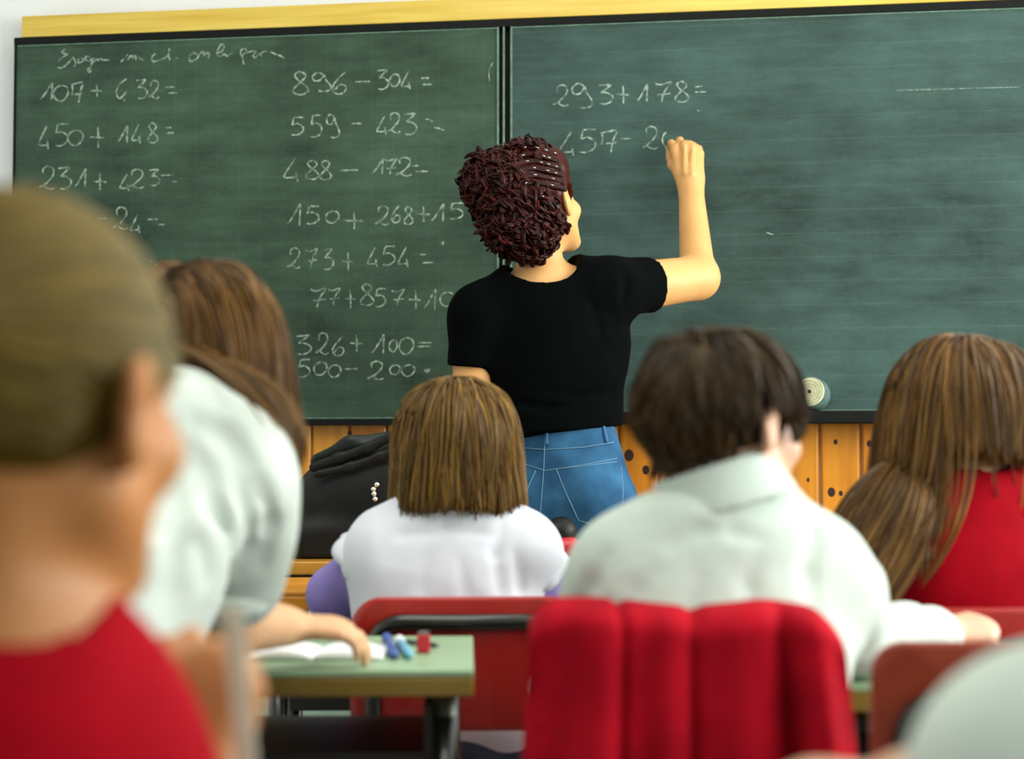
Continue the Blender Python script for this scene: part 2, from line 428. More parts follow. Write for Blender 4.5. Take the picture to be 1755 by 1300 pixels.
def surf(S, px, py, t0, t1):
    r = W(px, py, 1.0)-CAM; t = t0
    for _ in range(80):
        p = CAM+r*t; d = float(S.ev(*[np.array([c]) for c in p])[0])
        if d < .001: return p
        t += min(max(d*.6, .0012), .05)
        if t > t1: return None
    return None
def crease(S, pl, t0, t1, r=.010, k=.022, out=.005, ridge=False):
    pts = [surf(S, x, y, t0, t1) for x, y in pl]; pts = [p for p in pts if p is not None]
    sg = -1 if not ridge else 1
    pts = [p+nrm(p-CAM)*out*sg for p in pts]
    for i in range(len(pts)-1): S.cone(pts[i], pts[i+1], r, r*(.6 if i == len(pts)-2 else 1), k, op='u' if ridge else 's')
def wrinkle(amp, freq, seed, st=(1, 1, 1)):
    r = np.random.default_rng(seed); ks = r.normal(size=(7, 3))*np.array(st); ks = ks/np.linalg.norm(ks, axis=1)[:, None]*freq*r.uniform(0.5, 1.8, (7, 1))
    ph = r.uniform(0, 6.28, 7)
    def g(X, Y, Z):
        t = 0
        for k, p in zip(ks, ph): t = t+np.sin(X*k[0]+Y*k[1]+Z*k[2]+p+1.3*np.sin(X*k[1]*0.6+Z*k[0]*0.6+p))
        t = t/7*2.2
        return amp*(np.abs(t)-0.5)
    return g
def sdf_obj(S, name, mat, parent=None, h=0.006, origin=None, mats=None, regions=None, smooth=2):
    V, F = S.mesh(h); mi = None
    if regions:
        c = V[F].mean(1); mi = np.zeros(len(F), np.int32)
        for k, fn in enumerate(regions): mi[fn(c)] = k+1
    o = mesh_obj(name, V, F, mat, parent, True, origin, mats, mi)
    if smooth: mod(o, 'SMOOTH', factor=0.5, iterations=smooth)
    return o

# ------------------------------------------------------------------ people
def head_frame(yaw, pitch=0, roll=0):
    """yaw: turned to the right (towards +X) from facing +Y; pitch: up positive; roll: head leaning to the right positive"""
    y, p = R_(yaw), R_(pitch)
    F = V3(math.sin(y)*math.cos(p), math.cos(y)*math.cos(p), math.sin(p)); Rr = V3(math.cos(y), -math.sin(y), 0); U = np.cross(Rr, F)
    a = R_(roll); return Rr*math.cos(a)-U*math.sin(a), F, U*math.cos(a)+Rr*math.sin(a)
def at(c, fr, s, r, f, u): return c+s*(fr[0]*r+fr[1]*f+fr[2]*u)
def add_head(S, c, fr, s):
    A = lambda r, f, u: at(c, fr, s, r, f, u)
    S.ell(A(0, -.012, .026), np.array([.075, .094, .087])*s, .03*s, fr)
    S.ell(A(0, .034, -.034), np.array([.060, .060, .078])*s, .03*s, fr)
    S.cone(A(0, .05, -.075), A(0, .074, -.094), .032*s, .021*s, .02*s)
    for q in (-1, 1):
        S.cone(A(q*.052, .005, -.05), A(q*.018, .076, -.096), .023*s, .016*s, .02*s)
        S.ell(A(q*.038, .064, -.024), np.array([.026, .026, .024])*s, .015*s, fr)
    S.cone(A(-.032, .08, .024), A(.032, .08, .024), .015*s, .015*s, .012*s)
    for q in (-1, 1): S.ell(A(q*.031, .100, .004), np.array([.018, .014, .012])*s, .014*s, fr, 's')
    S.cone(A(0, .092, .008), A(0, .113, -.028), .0085*s, .0125*s, .010*s)
    for q in (-1, 1): S.ell(A(q*.011, .1, -.032), np.array([.009, .011, .008])*s, .006*s, fr)
    S.cone(A(-.017, .089, -.058), A(.017, .089, -.058), .0075*s, .0075*s, .008*s)
    S.cone(A(-.013, .090, -.069), A(.013, .090, -.069), .0085*s, .0085*s, .008*s)
    for q in (-1, 1):
        S.ell(A(q*.083, -.006, -.006), np.array([.0085, .020, .033])*s, .005*s, [fr[0]-fr[1]*q*-.55, fr[1]+fr[0]*q*-.55, fr[2]])
        S.ell(A(q*.091, .001, -.003), np.array([.0075, .009, .018])*s, .005*s, fr, 's')
        S.torus(A(q*.089, -.008, -.002), fr[0]*q+fr[1]*.45, .0165*s, .0048*s, 1.0, .004*s, 'u', fr[2], 1.5)
def add_hand(S, w, d, n, side, s=1.0, curl=(0.5, 0.7, 0.5), spread=0.06, thumb=(0.6, 0.75, -0.35)):
    d = nrm(d); n = nrm(n-d*np.dot(n, d)); t = np.cross(d, n)*side
    S.cone(w-d*.03*s, w+d*.02*s, .024*s, .027*s, .015*s, n=n, f=.72)
    S.cone(w+d*.015*s, w+d*.07*s, .028*s, .036*s, .015*s, n=n, f=.42)
    tips = []
    for i, (o, L, r) in enumerate(((.029, .072, .0088), (.010, .080, .0092), (-.010, .074, .0088), (-.028, .058, .0078))):
        p = w+(d*(.082-.006*abs(i-1))+t*o)*s; dd = nrm(d+t*spread*(1.5-i)); ax = np.cross(dd, n)
        pts = [w+(d*.045+t*o*.8)*s, p]; rs = [.012*s, r*1.1*s]; a = 0
        for k, fr_ in enumerate((.45, .31, .24)):
            a += curl[k]*(1+0.06*i); v = dd*math.cos(a)-n*math.sin(a); p = p+v*L*fr_*s; pts.append(p); rs.append(r*(1-.1*(k+1))*s)
        S.chain(pts, rs, .006*s); tips.append(p)
    b = w+(d*.02+t*.022)*s; v = nrm(d*thumb[0]+t*thumb[1]+n*thumb[2]); v2 = nrm(v+d*.7-t*.25-n*.25)
    S.chain([b, b+v*.042*s, b+v*.042*s+v2*.03*s, b+v*.042*s+v2*.052*s], [.016*s, .0115*s, .0098*s, .008*s], .01*s)
    return tips
def add_torso(S, hip, chest, neck, sl, sr, wh, wc, inf=0.0, flat=0.62, rs=0.048, front=None):
    lat = nrm(sr-sl); n = nrm(np.cross(lat, nrm(neck-hip))) if front is None else nrm(front)
    S.cone(hip, chest, wh+inf, wc+inf, .04, n=n, f=flat)
    S.cone(chest, chest+(neck-chest)*.55, wc+inf, wc*.72+inf, .04, n=n, f=flat)
    for q in (sl, sr):
        S.cone(neck+(chest-neck)*.2, q, rs*1.0+inf, rs+inf, .05)
        S.cone(chest+(q-chest)*.3, q, wc*.55+inf, rs+inf, .05, n=n, f=.8)
    return n
class Person:
    def __init__(s, label, skin, hc, fr, hs, neck, sl, sr, el, er, wl, wr, hip, chest, wh, wc, handL, handR, origin, ra=(.042, .034, .026), neckr=.046, rs=.048, h=.0052, flat=.62, extra=None):
        s.__dict__.update(locals())
        S = SDF()
        add_head(S, hc, fr, hs)
        nt = at(hc, fr, hs, 0, -.022, -.055)
        S.cone(nt, neck, neckr, neckr*1.08, .03)
        add_torso(S, hip, chest, neck, sl, sr, wh, wc, 0, flat, rs)
        S.chain([sl, el, wl], ra, .02); S.chain([sr, er, wr], ra, .02)
        add_hand(S, wl, handL[0], handL[1], 1 if len(handL) < 3 else handL[2], **(handL[3] if len(handL) > 3 else {}))
        s.tips = add_hand(S, wr, handR[0], handR[1], -1 if len(handR) < 3 else handR[2], **(handR[3] if len(handR) > 3 else {}))
        if extra: extra(S)
        s.S = S
        lipc = at(hc, fr, hs, 0, .097, -.064)
        def lips(c):
            q = c-lipc; return ((q@fr[0]/(.024*hs))**2+(q@fr[1]/(.02*hs))**2+(q@fr[2]/(.011*hs))**2) < 1
        s.o = sdf_obj(S, 'person', skin, None, h, origin, [skin, M['lips']], [lips], 2)
        tag(s.o, label, 'person')
        for q in (-1, 1):
            p = at(hc, fr, hs, q*.031, .077, .004); T = SDF(); T.ell(p, np.full(3, .0125*hs), .001)
            ic = at(hc, fr, hs, q*.031, .0895, .002)
            e = sdf_obj(T, 'eye', M['eyeball'], s.o, .0022, origin, [M['eyeball'], M['iris']], [lambda c, ic=ic: np.linalg.norm(c-ic, axis=1) < .0058*hs], 1)
        # brows
        for q in (-1, 1):
            MB().tube(catmull([at(hc, fr, hs, q*.018, .094, .026), at(hc, fr, hs, q*.032, .0935, .031), at(hc, fr, hs, q*.046, .083, .027)], 4), [.0025]*9, 6).build('eyebrow', M['scalp'], s.o, True, origin=origin)
    def part(s, S, name, mat, h=.006, smooth=2, **kw): return sdf_obj(S, name, mat, s.o, h, s.origin, smooth=smooth, **kw)

# ---- hair strands
def collide(S, P, eps=0.002):
    d = S.ev(P[:, 0], P[:, 1], P[:, 2]); g = np.stack([S.ev(P[:, 0]+eps*(i == 0), P[:, 1]+eps*(i == 1), P[:, 2]+eps*(i == 2))-d for i in range(3)], 1)
    return d, g/np.maximum(np.linalg.norm(g, axis=1), 1e-9)[:, None]
def hair(name, mat, parent, origin, c, fr, s, coll, n, region, d0, length, steps=18, stiff=0.7, grav=(0, 0, -1), off=(.004, .02), rad=.0011, clumps=120, clump=.6, cut=None, wave=(0, 1), seed=1, sides=3, pull=None):
    r = np.random.default_rng(seed)
    loc = []
    while len(loc) < n:
        v = r.normal(size=3); v /= np.linalg.norm(v)
        if region(*v): loc.append(v)
    loc = np.array(loc); rad3 = np.array([.075, .094, .087])*s
    B = np.array(fr); base = c+s*(fr[1]*-.012+fr[2]*.026)
    P = base+(loc*rad3)@B; nrmv = (loc/rad3)@B; nrmv /= np.linalg.norm(nrmv, axis=1)[:, None]
    D = d0(loc)@B; D = D-nrmv*(D*nrmv).sum(1)[:, None]*0.85; D += nrmv*.04; D /= np.linalg.norm(D, axis=1)[:, None]
    L = length(loc, r); O = r.uniform(off[0], off[1], n); G = np.asarray(grav, float)
    pts = [P.copy()]; p = P.copy(); d = D; zmax = P[:, 2].max()
    stf = np.broadcast_to(np.asarray(stiff, float), (n,))[:, None]
    for k in range(steps):
        ds = (L/steps)[:, None]
        g = G if pull is None else pull(p, loc)
        d = d*stf+g*(1-stf)+r.normal(size=d.shape)*.02; d /= np.linalg.norm(d, axis=1)[:, None]
        q = p+d*ds
        for it in range(2):
            dist, gr = collide(coll, q); pen = np.maximum(np.minimum(O, .002+(k+1)*.004)-dist, 0); q = q+gr*pen[:, None]
        q[:, 2] = np.minimum(q[:, 2], zmax+.007)
        d = q-p; d /= np.maximum(np.linalg.norm(d, axis=1), 1e-9)[:, None]; p = q; pts.append(q.copy())
    Q = np.stack(pts, 1)
    if clumps:
        gi = r.choice(n, min(clumps, n), replace=False)
        near = np.argmin(((P[:, None, :]-P[gi][None])**2).sum(2), 1); T = np.linspace(0, 1, steps+1)[None, :, None]**1.2
        Q = Q*(1-clump*T)+Q[gi][near]*(clump*T)
    if wave[0]:
        ph = r.uniform(0, 6.28, n)
        if clumps: ph = ph[gi][near]+r.normal(size=n)*.4
        T = np.linspace(0, 1, steps+1)
        Q[:, :, 0] += wave[0]*np.sin(ph[:, None]+T*wave[1])*T; Q[:, :, 1] += wave[0]*np.cos(ph[:, None]*1.3+T*wave[1])*T
    Rr = np.ones((n, steps+1))*(rad*r.uniform(.7, 1.3, (n, 1))); Rr[:, -1] *= .25; Rr[:, -2] *= .7
    if cut is not None:
        zc = cut(Q[:, 0, :], loc)+r.normal(size=n)*.006
        for k in range(1, steps+1):
            b = (Q[:, k, 2] < zc) & (Q[:, k-1, 2] <= Q[:, max(k-1, 0), 2]+1)
            t = np.clip((Q[:, k-1, 2]-zc)/np.maximum(Q[:, k-1, 2]-Q[:, k, 2], 1e-6), 0, 1)
            Q[b, k] = Q[b, k-1]+(Q[b, k]-Q[b, k-1])*t[b][:, None]
    return strands(name, Q, Rr, mat, parent, origin, sides)
def strands(name, Q, Rr, mat, parent, origin, sides=3):
    n, m_, _ = Q.shape
    T = np.gradient(Q, axis=1); T /= np.maximum(np.linalg.norm(T, axis=2), 1e-9)[..., None]
    ref = V3(.31, .22, .92); A = np.cross(T, ref); A /= np.maximum(np.linalg.norm(A, axis=2), 1e-6)[..., None]; Bn = np.cross(T, A)
    V = np.zeros((n, m_, sides, 3))
    for k in range(sides):
        a = 2*math.pi*k/sides; V[:, :, k] = Q+Rr[..., None]*(A*math.cos(a)+Bn*math.sin(a))
    I = np.arange(n*m_*sides).reshape(n, m_, sides); J = np.roll(I, -1, 2)
    F = np.stack([I[:, :-1], J[:, :-1], J[:, 1:], I[:, 1:]], -1).reshape(-1, 4)
    return mesh_obj(name, V.reshape(-1, 3), F, mat, parent, True, origin)
def cap(P, mat, region, thick=.006, name='hair_cap', grow_=0.0, h=.005):
    """dark underlayer hugging the scalp, cut back from face and neck"""
    S = SDF(); s = P.hs; S.ell(at(P.hc, P.fr, s, 0, -.012, .026), (np.array([.075, .094, .087])+thick/s)*s, .01, P.fr)
    for p, nn in region: S.cut(p, nn)
    return P.part(S, name, mat, h)
def scalp_region(ff=.55, low=-.6):
    def f(r_, f_, u_):
        if u_ > .55: return f_ < .75
        if f_ > ff*(.45+u_): return False
        return u_ > low+0.25*max(0, f_)
    return f
from_crown = lambda cr: (lambda loc: loc-np.asarray(cr))

# ================================================================== THE ROOM
def struct(o): o['kind'] = 'structure'; return o
struct(MB().box((-.55, 1.2, -.05), (3.05, 3.45, .05)).build('floor', M['floor']))
struct(MB().box((-.55, 1.2, CEIL+.05), (3.05, 3.45, .05)).build('ceiling', M['ceil']))
struct(MB().box((-.55, WALL_Y+.05, CEIL/2), (3.05, .05, CEIL/2)).build('wall_front', M['wall']))
struct(MB().box((WALL_L-.05, 1.2, CEIL/2), (.05, 3.35, CEIL/2)).build('wall_left', M['wall']))
b = MB(); y0, y1 = -2.15, 4.5
b.box((WALL_R+.05, (y0+y1)/2, WIN_Z[0]/2), (.05, (y1-y0)/2, WIN_Z[0]/2))
b.box((WALL_R+.05, (y0+y1)/2, (WIN_Z[1]+CEIL)/2), (.05, (y1-y0)/2, (CEIL-WIN_Z[1])/2))
ed = [y0]+[e for w in WIN_Y for e in (w-WIN_W/2, w+WIN_W/2)]+[y1]
for i in range(0, len(ed), 2):
    b.box((WALL_R+.05, (ed[i]+ed[i+1])/2, (WIN_Z[0]+WIN_Z[1])/2), (.05, (ed[i+1]-ed[i])/2, (WIN_Z[1]-WIN_Z[0])/2))
struct(b.build('wall_right', M['wall']))
for i, w in enumerate(WIN_Y):
    f = MB(); zc = (WIN_Z[0]+WIN_Z[1])/2; hz = (WIN_Z[1]-WIN_Z[0])/2
    for q in (-1, 0, 1): f.box((WALL_R+.05, w+q*(WIN_W/2-.025), zc), (.03, .025, hz))
    for q in (-1, 1): f.box((WALL_R+.05, w, zc+q*(hz-.025)), (.03, WIN_W/2, .025))
    fo = struct(f.build('window_%d' % (i+1), M['wall'], origin=V3(WALL_R+.05, w, zc)))
    MB().box((0, 0, 0), (.003, WIN_W/2-.03, hz-.03)).build('pane', M['pane'], fo)

BY = 4.50                                    # front face of the chalkboard
zt = onwall(447, 61.5, BY)[2]; zy = onwall(447, 49.5, BY)[2]; zy2 = onwall(447, 12, BY)[2]
zbl = onwall(600, 718, BY)[2]; zbl2 = onwall(600, 728.5, BY)[2]
zbr = onwall(1450, 704, BY)[2]; zbr2 = onwall(1450, 726, BY)[2]
xl = onwall(24, 200, BY)[0]; xd1 = onwall(853.5, 300, BY)[0]; xd2 = onwall(863.5, 300, BY)[0]; xd3 = onwall(876.5, 300, BY)[0]
xr = xd3+(xd1-xl)+.01; xsl = onwall(38, 50, BY)[0]
BO = V3((xl+xr)/2, BY, zbl2)
board = empty('chalkboard', BO, 'dark green two-panel school chalkboard with white chalk sums, on the front wall', 'chalkboard')
def onboard(bld, name, mat, **kw): return bld.build(name, mat, board, origin=BO, **kw)
def bx(b, xa, xb, za, zb, ya, yb): return b.box(((xa+xb)/2, (ya+yb)/2, (za+zb)/2), (abs(xb-xa)/2, abs(yb-ya)/2, abs(zb-za)/2))
onboard(bx(MB(), xl+.006, xd1, zbl, zt, BY, BY+.02), 'writing_panel', M['board_l'])
onboard(bx(MB(), xd3, xr-.006, zbr, zt, BY, BY+.02), 'writing_panel', M['board_r'])
fr_ = MB(); bx(fr_, xl, xr, zt, zy, BY-.006, BY+.045); bx(fr_, xl, xl+.006, zbl2, zt, BY-.004, BY+.045); bx(fr_, xr-.006, xr, zbr2, zt, BY-.004, BY+.045)
bx(fr_, xl, xr, zbl2, zt, BY+.02, BY+.045)
bx(fr_, xl, xd2, zbl2, zbl, BY-.02, BY+.02)
onboard(fr_, 'frame', M['frame'])
tr = MB(); bx(tr, xd2+.002, xr, zbr2, zbr, BY-.055, BY+.02); onboard(tr, 'chalk_tray', M['frame'], bevel=.004)
onboard(bx(MB(), xsl, xr+.05, zy+.001, zy2, BY-.004, BY+.03), 'wooden_rail', M['strip'], bevel=.002)
for x in (xd1, xd2, xd3): onboard(bx(MB(), x-.0024, x+.0024, zbr, zt, BY-.003, BY+.004), 'edge_strip', M['edge'])
for xa, xb, z in ((xl+.008, xd1, zt-.003), (xd3, xr-.01, zt-.003), (xl+.008, xd1, zbl+.003), (xd3, xr-.01, zbr+.002)):
    onboard(bx(MB(), xa, xb, z-.0016, z+.0016, BY-.002, BY+.002), 'edge_strip', M['edge'])

# ---- handwriting in chalk
GL = {
 '0': [[(.55, 0), (.15, .2), (0, .6), (.25, .95), (.65, .95), (.98, .55), (.9, .15), (.5, .0)]],
 '1': [[(0, .95), (.25, .75), (.6, .35), (.9, 0), (.88, .4), (.85, 1)]],
 '2': [[(.25, .35), (.25, .12), (.55, 0), (.88, .12), (.85, .4), (.5, .7), (.22, .86), (0, .93), (.22, .84), (.5, .95), (.72, 1), (1, .92)]],
 '3': [[(.05, .06), (.5, .03), (.85, .02), (.5, .25), (.25, .42), (.6, .42), (.98, .62), (.85, .88), (.5, 1), (.15, .98)]],
 '4': [[(.75, 0), (.4, .35), (.05, .72), (.06, .84), (.5, .84), (.9, .82)], [(.78, .6), (.84, .8), (.9, 1)]],
 '5': [[(1, .02), (.6, .02), (.22, .06), (.14, .25), (.1, .42), (.5, .36), (.9, .52), (.96, .74), (.7, .92), (.35, 1), (.02, .98)]],
 '6': [[(.88, 0), (.45, .28), (.1, .6), (.08, .85), (.4, 1), (.82, .92), (.95, .68), (.7, .56), (.4, .66), (.2, .84)]],
 '7': [[(0, .04), (.2, .12), (.55, .1), (1, .0), (.7, .35), (.5, .65), (.42, 1)], [(.15, .62), (.55, .6), (.98, .55)]],
 '8': [[(.85, .12), (.5, 0), (.18, .14), (.4, .38), (.78, .58), (1, .82), (.62, 1), (.15, .94), (.1, .76), (.45, .5), (.8, .26), (.85, .12)]],
 '9': [[(.62, .1), (.3, 0), (.02, .2), (.12, .42), (.42, .4), (.65, .15), (.72, .35), (.98, .68), (.95, .92), (.6, 1), (.35, .96)]],
 '+': [[(0, .48), (.5, .5), (1, .52)], [(.52, 0), (.56, .5), (.55, 1)]],
 '-': [[(0, .5), (.5, .45), (1, .4)]],
 '=': [[(0, .1), (.4, .05), (.75, .08)], [(.2, .95), (.6, .92), (1, .88)]],
 '~': [[(0, .0), (.5, .3), (1, 1)]],
 'M': [[(.0, .05), (.1, .3), (.05, .62)], [(.02, .1), (.5, .02), (1, 0), (.75, .45), (.62, 1)], [(.3, .58), (.7, .56), (1, .52)]],
}
class Chalk:
    def __init__(s): s.m = MB()
    def stroke(s, px, w=2.9):
        P = [onwall(x, y, BY-.0012) for x, y in px]; P = catmull(P, 6) if len(P) > 2 else [P[0]+(P[1]-P[0])*t for t in np.linspace(0, 1, 6)]
        V = []; F = []; n = len(P); ph = RNG.uniform(0, 6)
        for i, p in enumerate(P):
            t = nrm(P[min(i+1, n-1)]-P[max(i-1, 0)]); nn = V3(-t[2], 0, t[0])
            ww = w/FPX*4.6*.5*(1+.25*math.sin(i*.9+ph))*(0.6 if i in (0, n-1) else 1)
            for q in (-1, 1):
                V += [p+nn*ww*q, p+nn*ww*q+V3(0, .0009, 0)]
        for i in range(n-1):
            a = i*4; F += [(a, a+2, a+6, a+4), (a, a+4, a+5, a+1), (a+2, a+3, a+7, a+6)]
        s.m.add(V, F)
    def line(s, T, items, w=2.7):
        ox, oy, sc = T
        for g, (x0, y0, x1, y1) in items:
            for st in GL[g]: s.stroke([(ox+(x0+u*(x1-x0))/sc, oy+(y0+v*(y1-y0))/sc) for u, v in st], w)
        return s
    def free(s, T, strokes, w=2.7):
        ox, oy, sc = T
        for st in strokes: s.stroke([(ox+x/sc, oy+y/sc) for x, y in st], w)
        return s
    def done(s, label): o = onboard(s.m, 'chalk_writing', M['chalkmark']); o['label'] = label
A_, B_, C_, D_, E_, F_ = (50, 70, 6.5), (50, 270, 6.5), (470, 100, 5.484), (470, 330, 4.875), (490, 470, 5.85), (930, 120, 5.85)
G_, H_ = (80, 70, 7.977), (290, 70, 7.977)
Chalk().free(G_, [[(275, 100), (205, 150), (240, 172), (285, 182), (190, 240), (165, 292)], [(145, 362), (200, 372), (265, 330), (330, 260), (362, 228), (395, 310), (368, 350)],
    [(410, 285), (450, 300), (505, 262), (480, 240), (430, 252), (440, 290)], [(590, 215), (530, 214), (545, 270), (600, 262), (622, 240), (610, 330), (590, 425), (558, 398), (620, 320), (650, 240)],
    [(640, 228), (650, 275), (690, 240), (700, 268), (745, 240), (760, 262), (800, 262), (852, 262)], [(1010, 292), (1060, 240), (1108, 185)], [(1100, 268), (1130, 225), (1160, 200), (1160, 225)],
    [(1165, 240), (1215, 200), (1215, 266)], [(1255, 218), (1290, 250), (1322, 262)], [(1500, 165), (1440, 215), (1450, 280), (1530, 265), (1600, 240), (1660, 190), (1676, 98)], [(1660, 190), (1672, 230), (1690, 268)]]).free(H_, [
    [(350, 145), (285, 190), (272, 255), (310, 282), (380, 240), (392, 190), (335, 165)], [(388, 205), (430, 165), (470, 140), (472, 200), (520, 160), (548, 182), (530, 240)],
    [(655, 165), (720, 140), (752, 70), (720, 45), (680, 90), (650, 170), (690, 215), (755, 180), (790, 206), (870, 162)], [(975, 200), (980, 130), (1030, 110), (1060, 150), (1000, 195), (1008, 255), (1016, 322)],
    [(1060, 165), (1120, 140), (1180, 150), (1148, 200), (1172, 236), (1215, 188), (1250, 190), (1262, 218)], [(1215, 190), (1270, 160), (1320, 135), (1335, 160)], [(1378, 150), (1420, 165), (1460, 186), (1520, 205), (1572, 236)],
    [(1098, 42), (1112, 40), (1120, 48)], [(92, 240), (102, 236), (106, 246)]]).done('handwritten chalk heading in cursive at the top left of the board')
Chalk().line(A_, [('1', (120, 470, 270, 660)), ('0', (270, 490, 435, 670)), ('M', (470, 465, 600, 690)), ('+', (680, 490, 815, 620)), ('3', (1185, 430, 1315, 640)), ('2', (1325, 440, 1450, 640)), ('=', (1520, 510, 1650, 585))]
    ).free(A_, [[(1090, 418), (1010, 480), (968, 570), (1000, 640), (1045, 610), (1085, 560)], [(1050, 650), (1066, 670)]]).done('chalk sum 107 + 632 =')
Chalk().line(A_, [('4', (105, 945, 225, 1205)), ('5', (290, 920, 430, 1170)), ('0', (430, 990, 600, 1165)), ('+', (680, 960, 840, 1190)), ('1', (985, 945, 1105, 1135)), ('4', (1145, 925, 1245, 1140)), ('8', (1315, 915, 1430, 1135)), ('=', (1515, 960, 1610, 1030))]).done('chalk sum 450 + 148 =')
Chalk().line(B_, [('2', (110, 95, 290, 355)), ('3', (315, 105, 470, 350)), ('1', (510, 125, 640, 330)), ('+', (700, 175, 860, 360)), ('4', (1010, 180, 1120, 370)), ('2', (1100, 130, 1280, 340)), ('3', (1330, 130, 1455, 310)), ('-', (1470, 180, 1610, 215)), ('-', (1590, 255, 1645, 285))]).done('chalk sum 231 + 423 =')
Chalk().line(B_, [('-', (500, 640, 580, 660)), ('-', (750, 670, 855, 695)), ('2', (935, 550, 1100, 800)), ('4', (1130, 630, 1240, 840)), ('-', (1320, 675, 1430, 700)), ('-', (1430, 735, 1510, 760))]).done('partly hidden chalk sum ending in 24 =')
Chalk().line(B_, [('1', (1040, 1070, 1085, 1160)), ('6', (1105, 1070, 1225, 1230)), ('-', (1340, 1145, 1400, 1170)), ('-', (1380, 1185, 1440, 1205))]).done('partly hidden chalk sum ending in 16 =')
Chalk().line(C_, [('8', (165, 125, 320, 340)), ('9', (355, 135, 530, 310)), ('6', (540, 130, 680, 335)), ('-', (760, 205, 900, 235)), ('3', (960, 105, 1075, 290)), ('0', (1085, 145, 1180, 265)), ('4', (1195, 120, 1285, 290)), ('=', (1375, 180, 1480, 250))]).done('chalk sum 896 - 304 =')
Chalk().line(C_, [('5', (160, 550, 275, 720)), ('5', (340, 530, 450, 740)), ('9', (490, 525, 610, 745)), ('-', (720, 600, 830, 625)), ('4', (965, 540, 1060, 715)), ('2', (1065, 510, 1185, 700)), ('3', (1210, 515, 1340, 715)), ('~', (1420, 570, 1490, 592)), ('~', (1505, 650, 1595, 675))]).done('chalk sum 559 - 423 =')
Chalk().line(C_, [('4', (90, 935, 235, 1155)), ('8', (290, 960, 420, 1135)), ('8', (425, 960, 535, 1140)), ('-', (610, 1035, 790, 1070)), ('1', (920, 945, 1030, 1090)), ('7', (1040, 940, 1150, 1095)), ('2', (1145, 930, 1290, 1105)), ('-', (1290, 1000, 1360, 1018)), ('-', (1330, 1050, 1445, 1075))]).done('chalk sum 488 - 172 =')
Chalk().line(D_, [('1', (105, 95, 230, 275)), ('5', (270, 110, 375, 260)), ('0', (430, 150, 540, 255)), ('+', (580, 165, 740, 305)), ('2', (845, 110, 960, 270)), ('6', (975, 105, 1055, 250)), ('8', (1080, 120, 1160, 265)), ('+', (1185, 115, 1300, 245)), ('1', (1315, 95, 1425, 240)), ('5', (1465, 85, 1580, 220)), ('-', (1630, 145, 1665, 155)), ('-', (1640, 170, 1700, 190))]).done('chalk sum 150 + 268 + 15 =')
Chalk().line(D_, [('2', (110, 460, 220, 630)), ('7', (265, 470, 360, 630)), ('3', (400, 470, 495, 640)), ('+', (565, 500, 660, 650)), ('4', (780, 455, 865, 620)), ('5', (905, 445, 1010, 605)), ('4', (1035, 455, 1125, 620)), ('-', (1210, 510, 1265, 525)), ('-', (1240, 575, 1335, 595))]).free(D_, [[(1392, 418), (1402, 428), (1410, 420), (1400, 414)]], 4.5).done('chalk sum 273 + 454 =')
Chalk().line(E_, [('7', (250, 140, 400, 335)), ('7', (425, 140, 540, 310)), ('+', (590, 155, 695, 335)), ('8', (740, 95, 880, 310)), ('5', (895, 140, 1000, 325)), ('7', (1060, 155, 1185, 315)), ('+', (1230, 165, 1360, 345)), ('1', (1385, 150, 1510, 350)), ('0', (1545, 175, 1685, 320))]).done('chalk sum 77 + 857 + 10')
Chalk().line(E_, [('3', (85, 610, 255, 800)), ('2', (300, 585, 430, 800)), ('6', (460, 620, 585, 815)), ('+', (640, 605, 765, 775)), ('1', (860, 605, 995, 795)), ('0', (1035, 655, 1115, 775)), ('0', (1135, 630, 1280, 800)), ('-', (1325, 680, 1460, 690)), ('-', (1320, 705, 1455, 740))]).done('chalk sum 326 + 100 =')
Chalk().line(E_, [('5', (125, 850, 240, 1030)), ('0', (280, 875, 410, 1010)), ('0', (425, 905, 550, 1030)), ('-', (590, 935, 720, 960)), ('2', (820, 870, 980, 1055)), ('0', (1040, 905, 1145, 1005)), ('0', (1160, 905, 1290, 1020))]).free(E_, [[(1385, 960), (1410, 970), (1432, 955), (1410, 948)]], 5).done('chalk sum 500 - 200')
Chalk().line(F_, [('2', (110, 150, 260, 360)), ('9', (290, 135, 495, 380)), ('3', (550, 145, 705, 340)), ('+', (740, 155, 865, 335)), ('1', (950, 145, 1060, 315)), ('7', (1125, 120, 1285, 325)), ('8', (1320, 115, 1465, 320)), ('-', (1510, 155, 1600, 178)), ('-', (1530, 205, 1640, 235))]).done('chalk sum 293 + 178 =')
Chalk().line(F_, [('4', (170, 620, 325, 860)), ('5', (370, 590, 535, 825)), ('M', (585, 610, 745, 825)), ('-', (785, 680, 890, 695)), ('2', (1000, 565, 1160, 790))]).free(F_, [[(1238, 620), (1208, 660), (1203, 720), (1237, 778)]]).done('unfinished chalk sum 457 - 20 under the teacher\'s hand')
Chalk().free((0, 0, 1), [[(845, 106), (838, 122), (839, 139)], [(1195, 189), (1200, 190)], [(1313, 398), (1325, 402)]], 1.6).free((0, 0, 1), [[(1535, 155), (1640, 152), (1750, 149)]], .9).done('stray chalk marks')

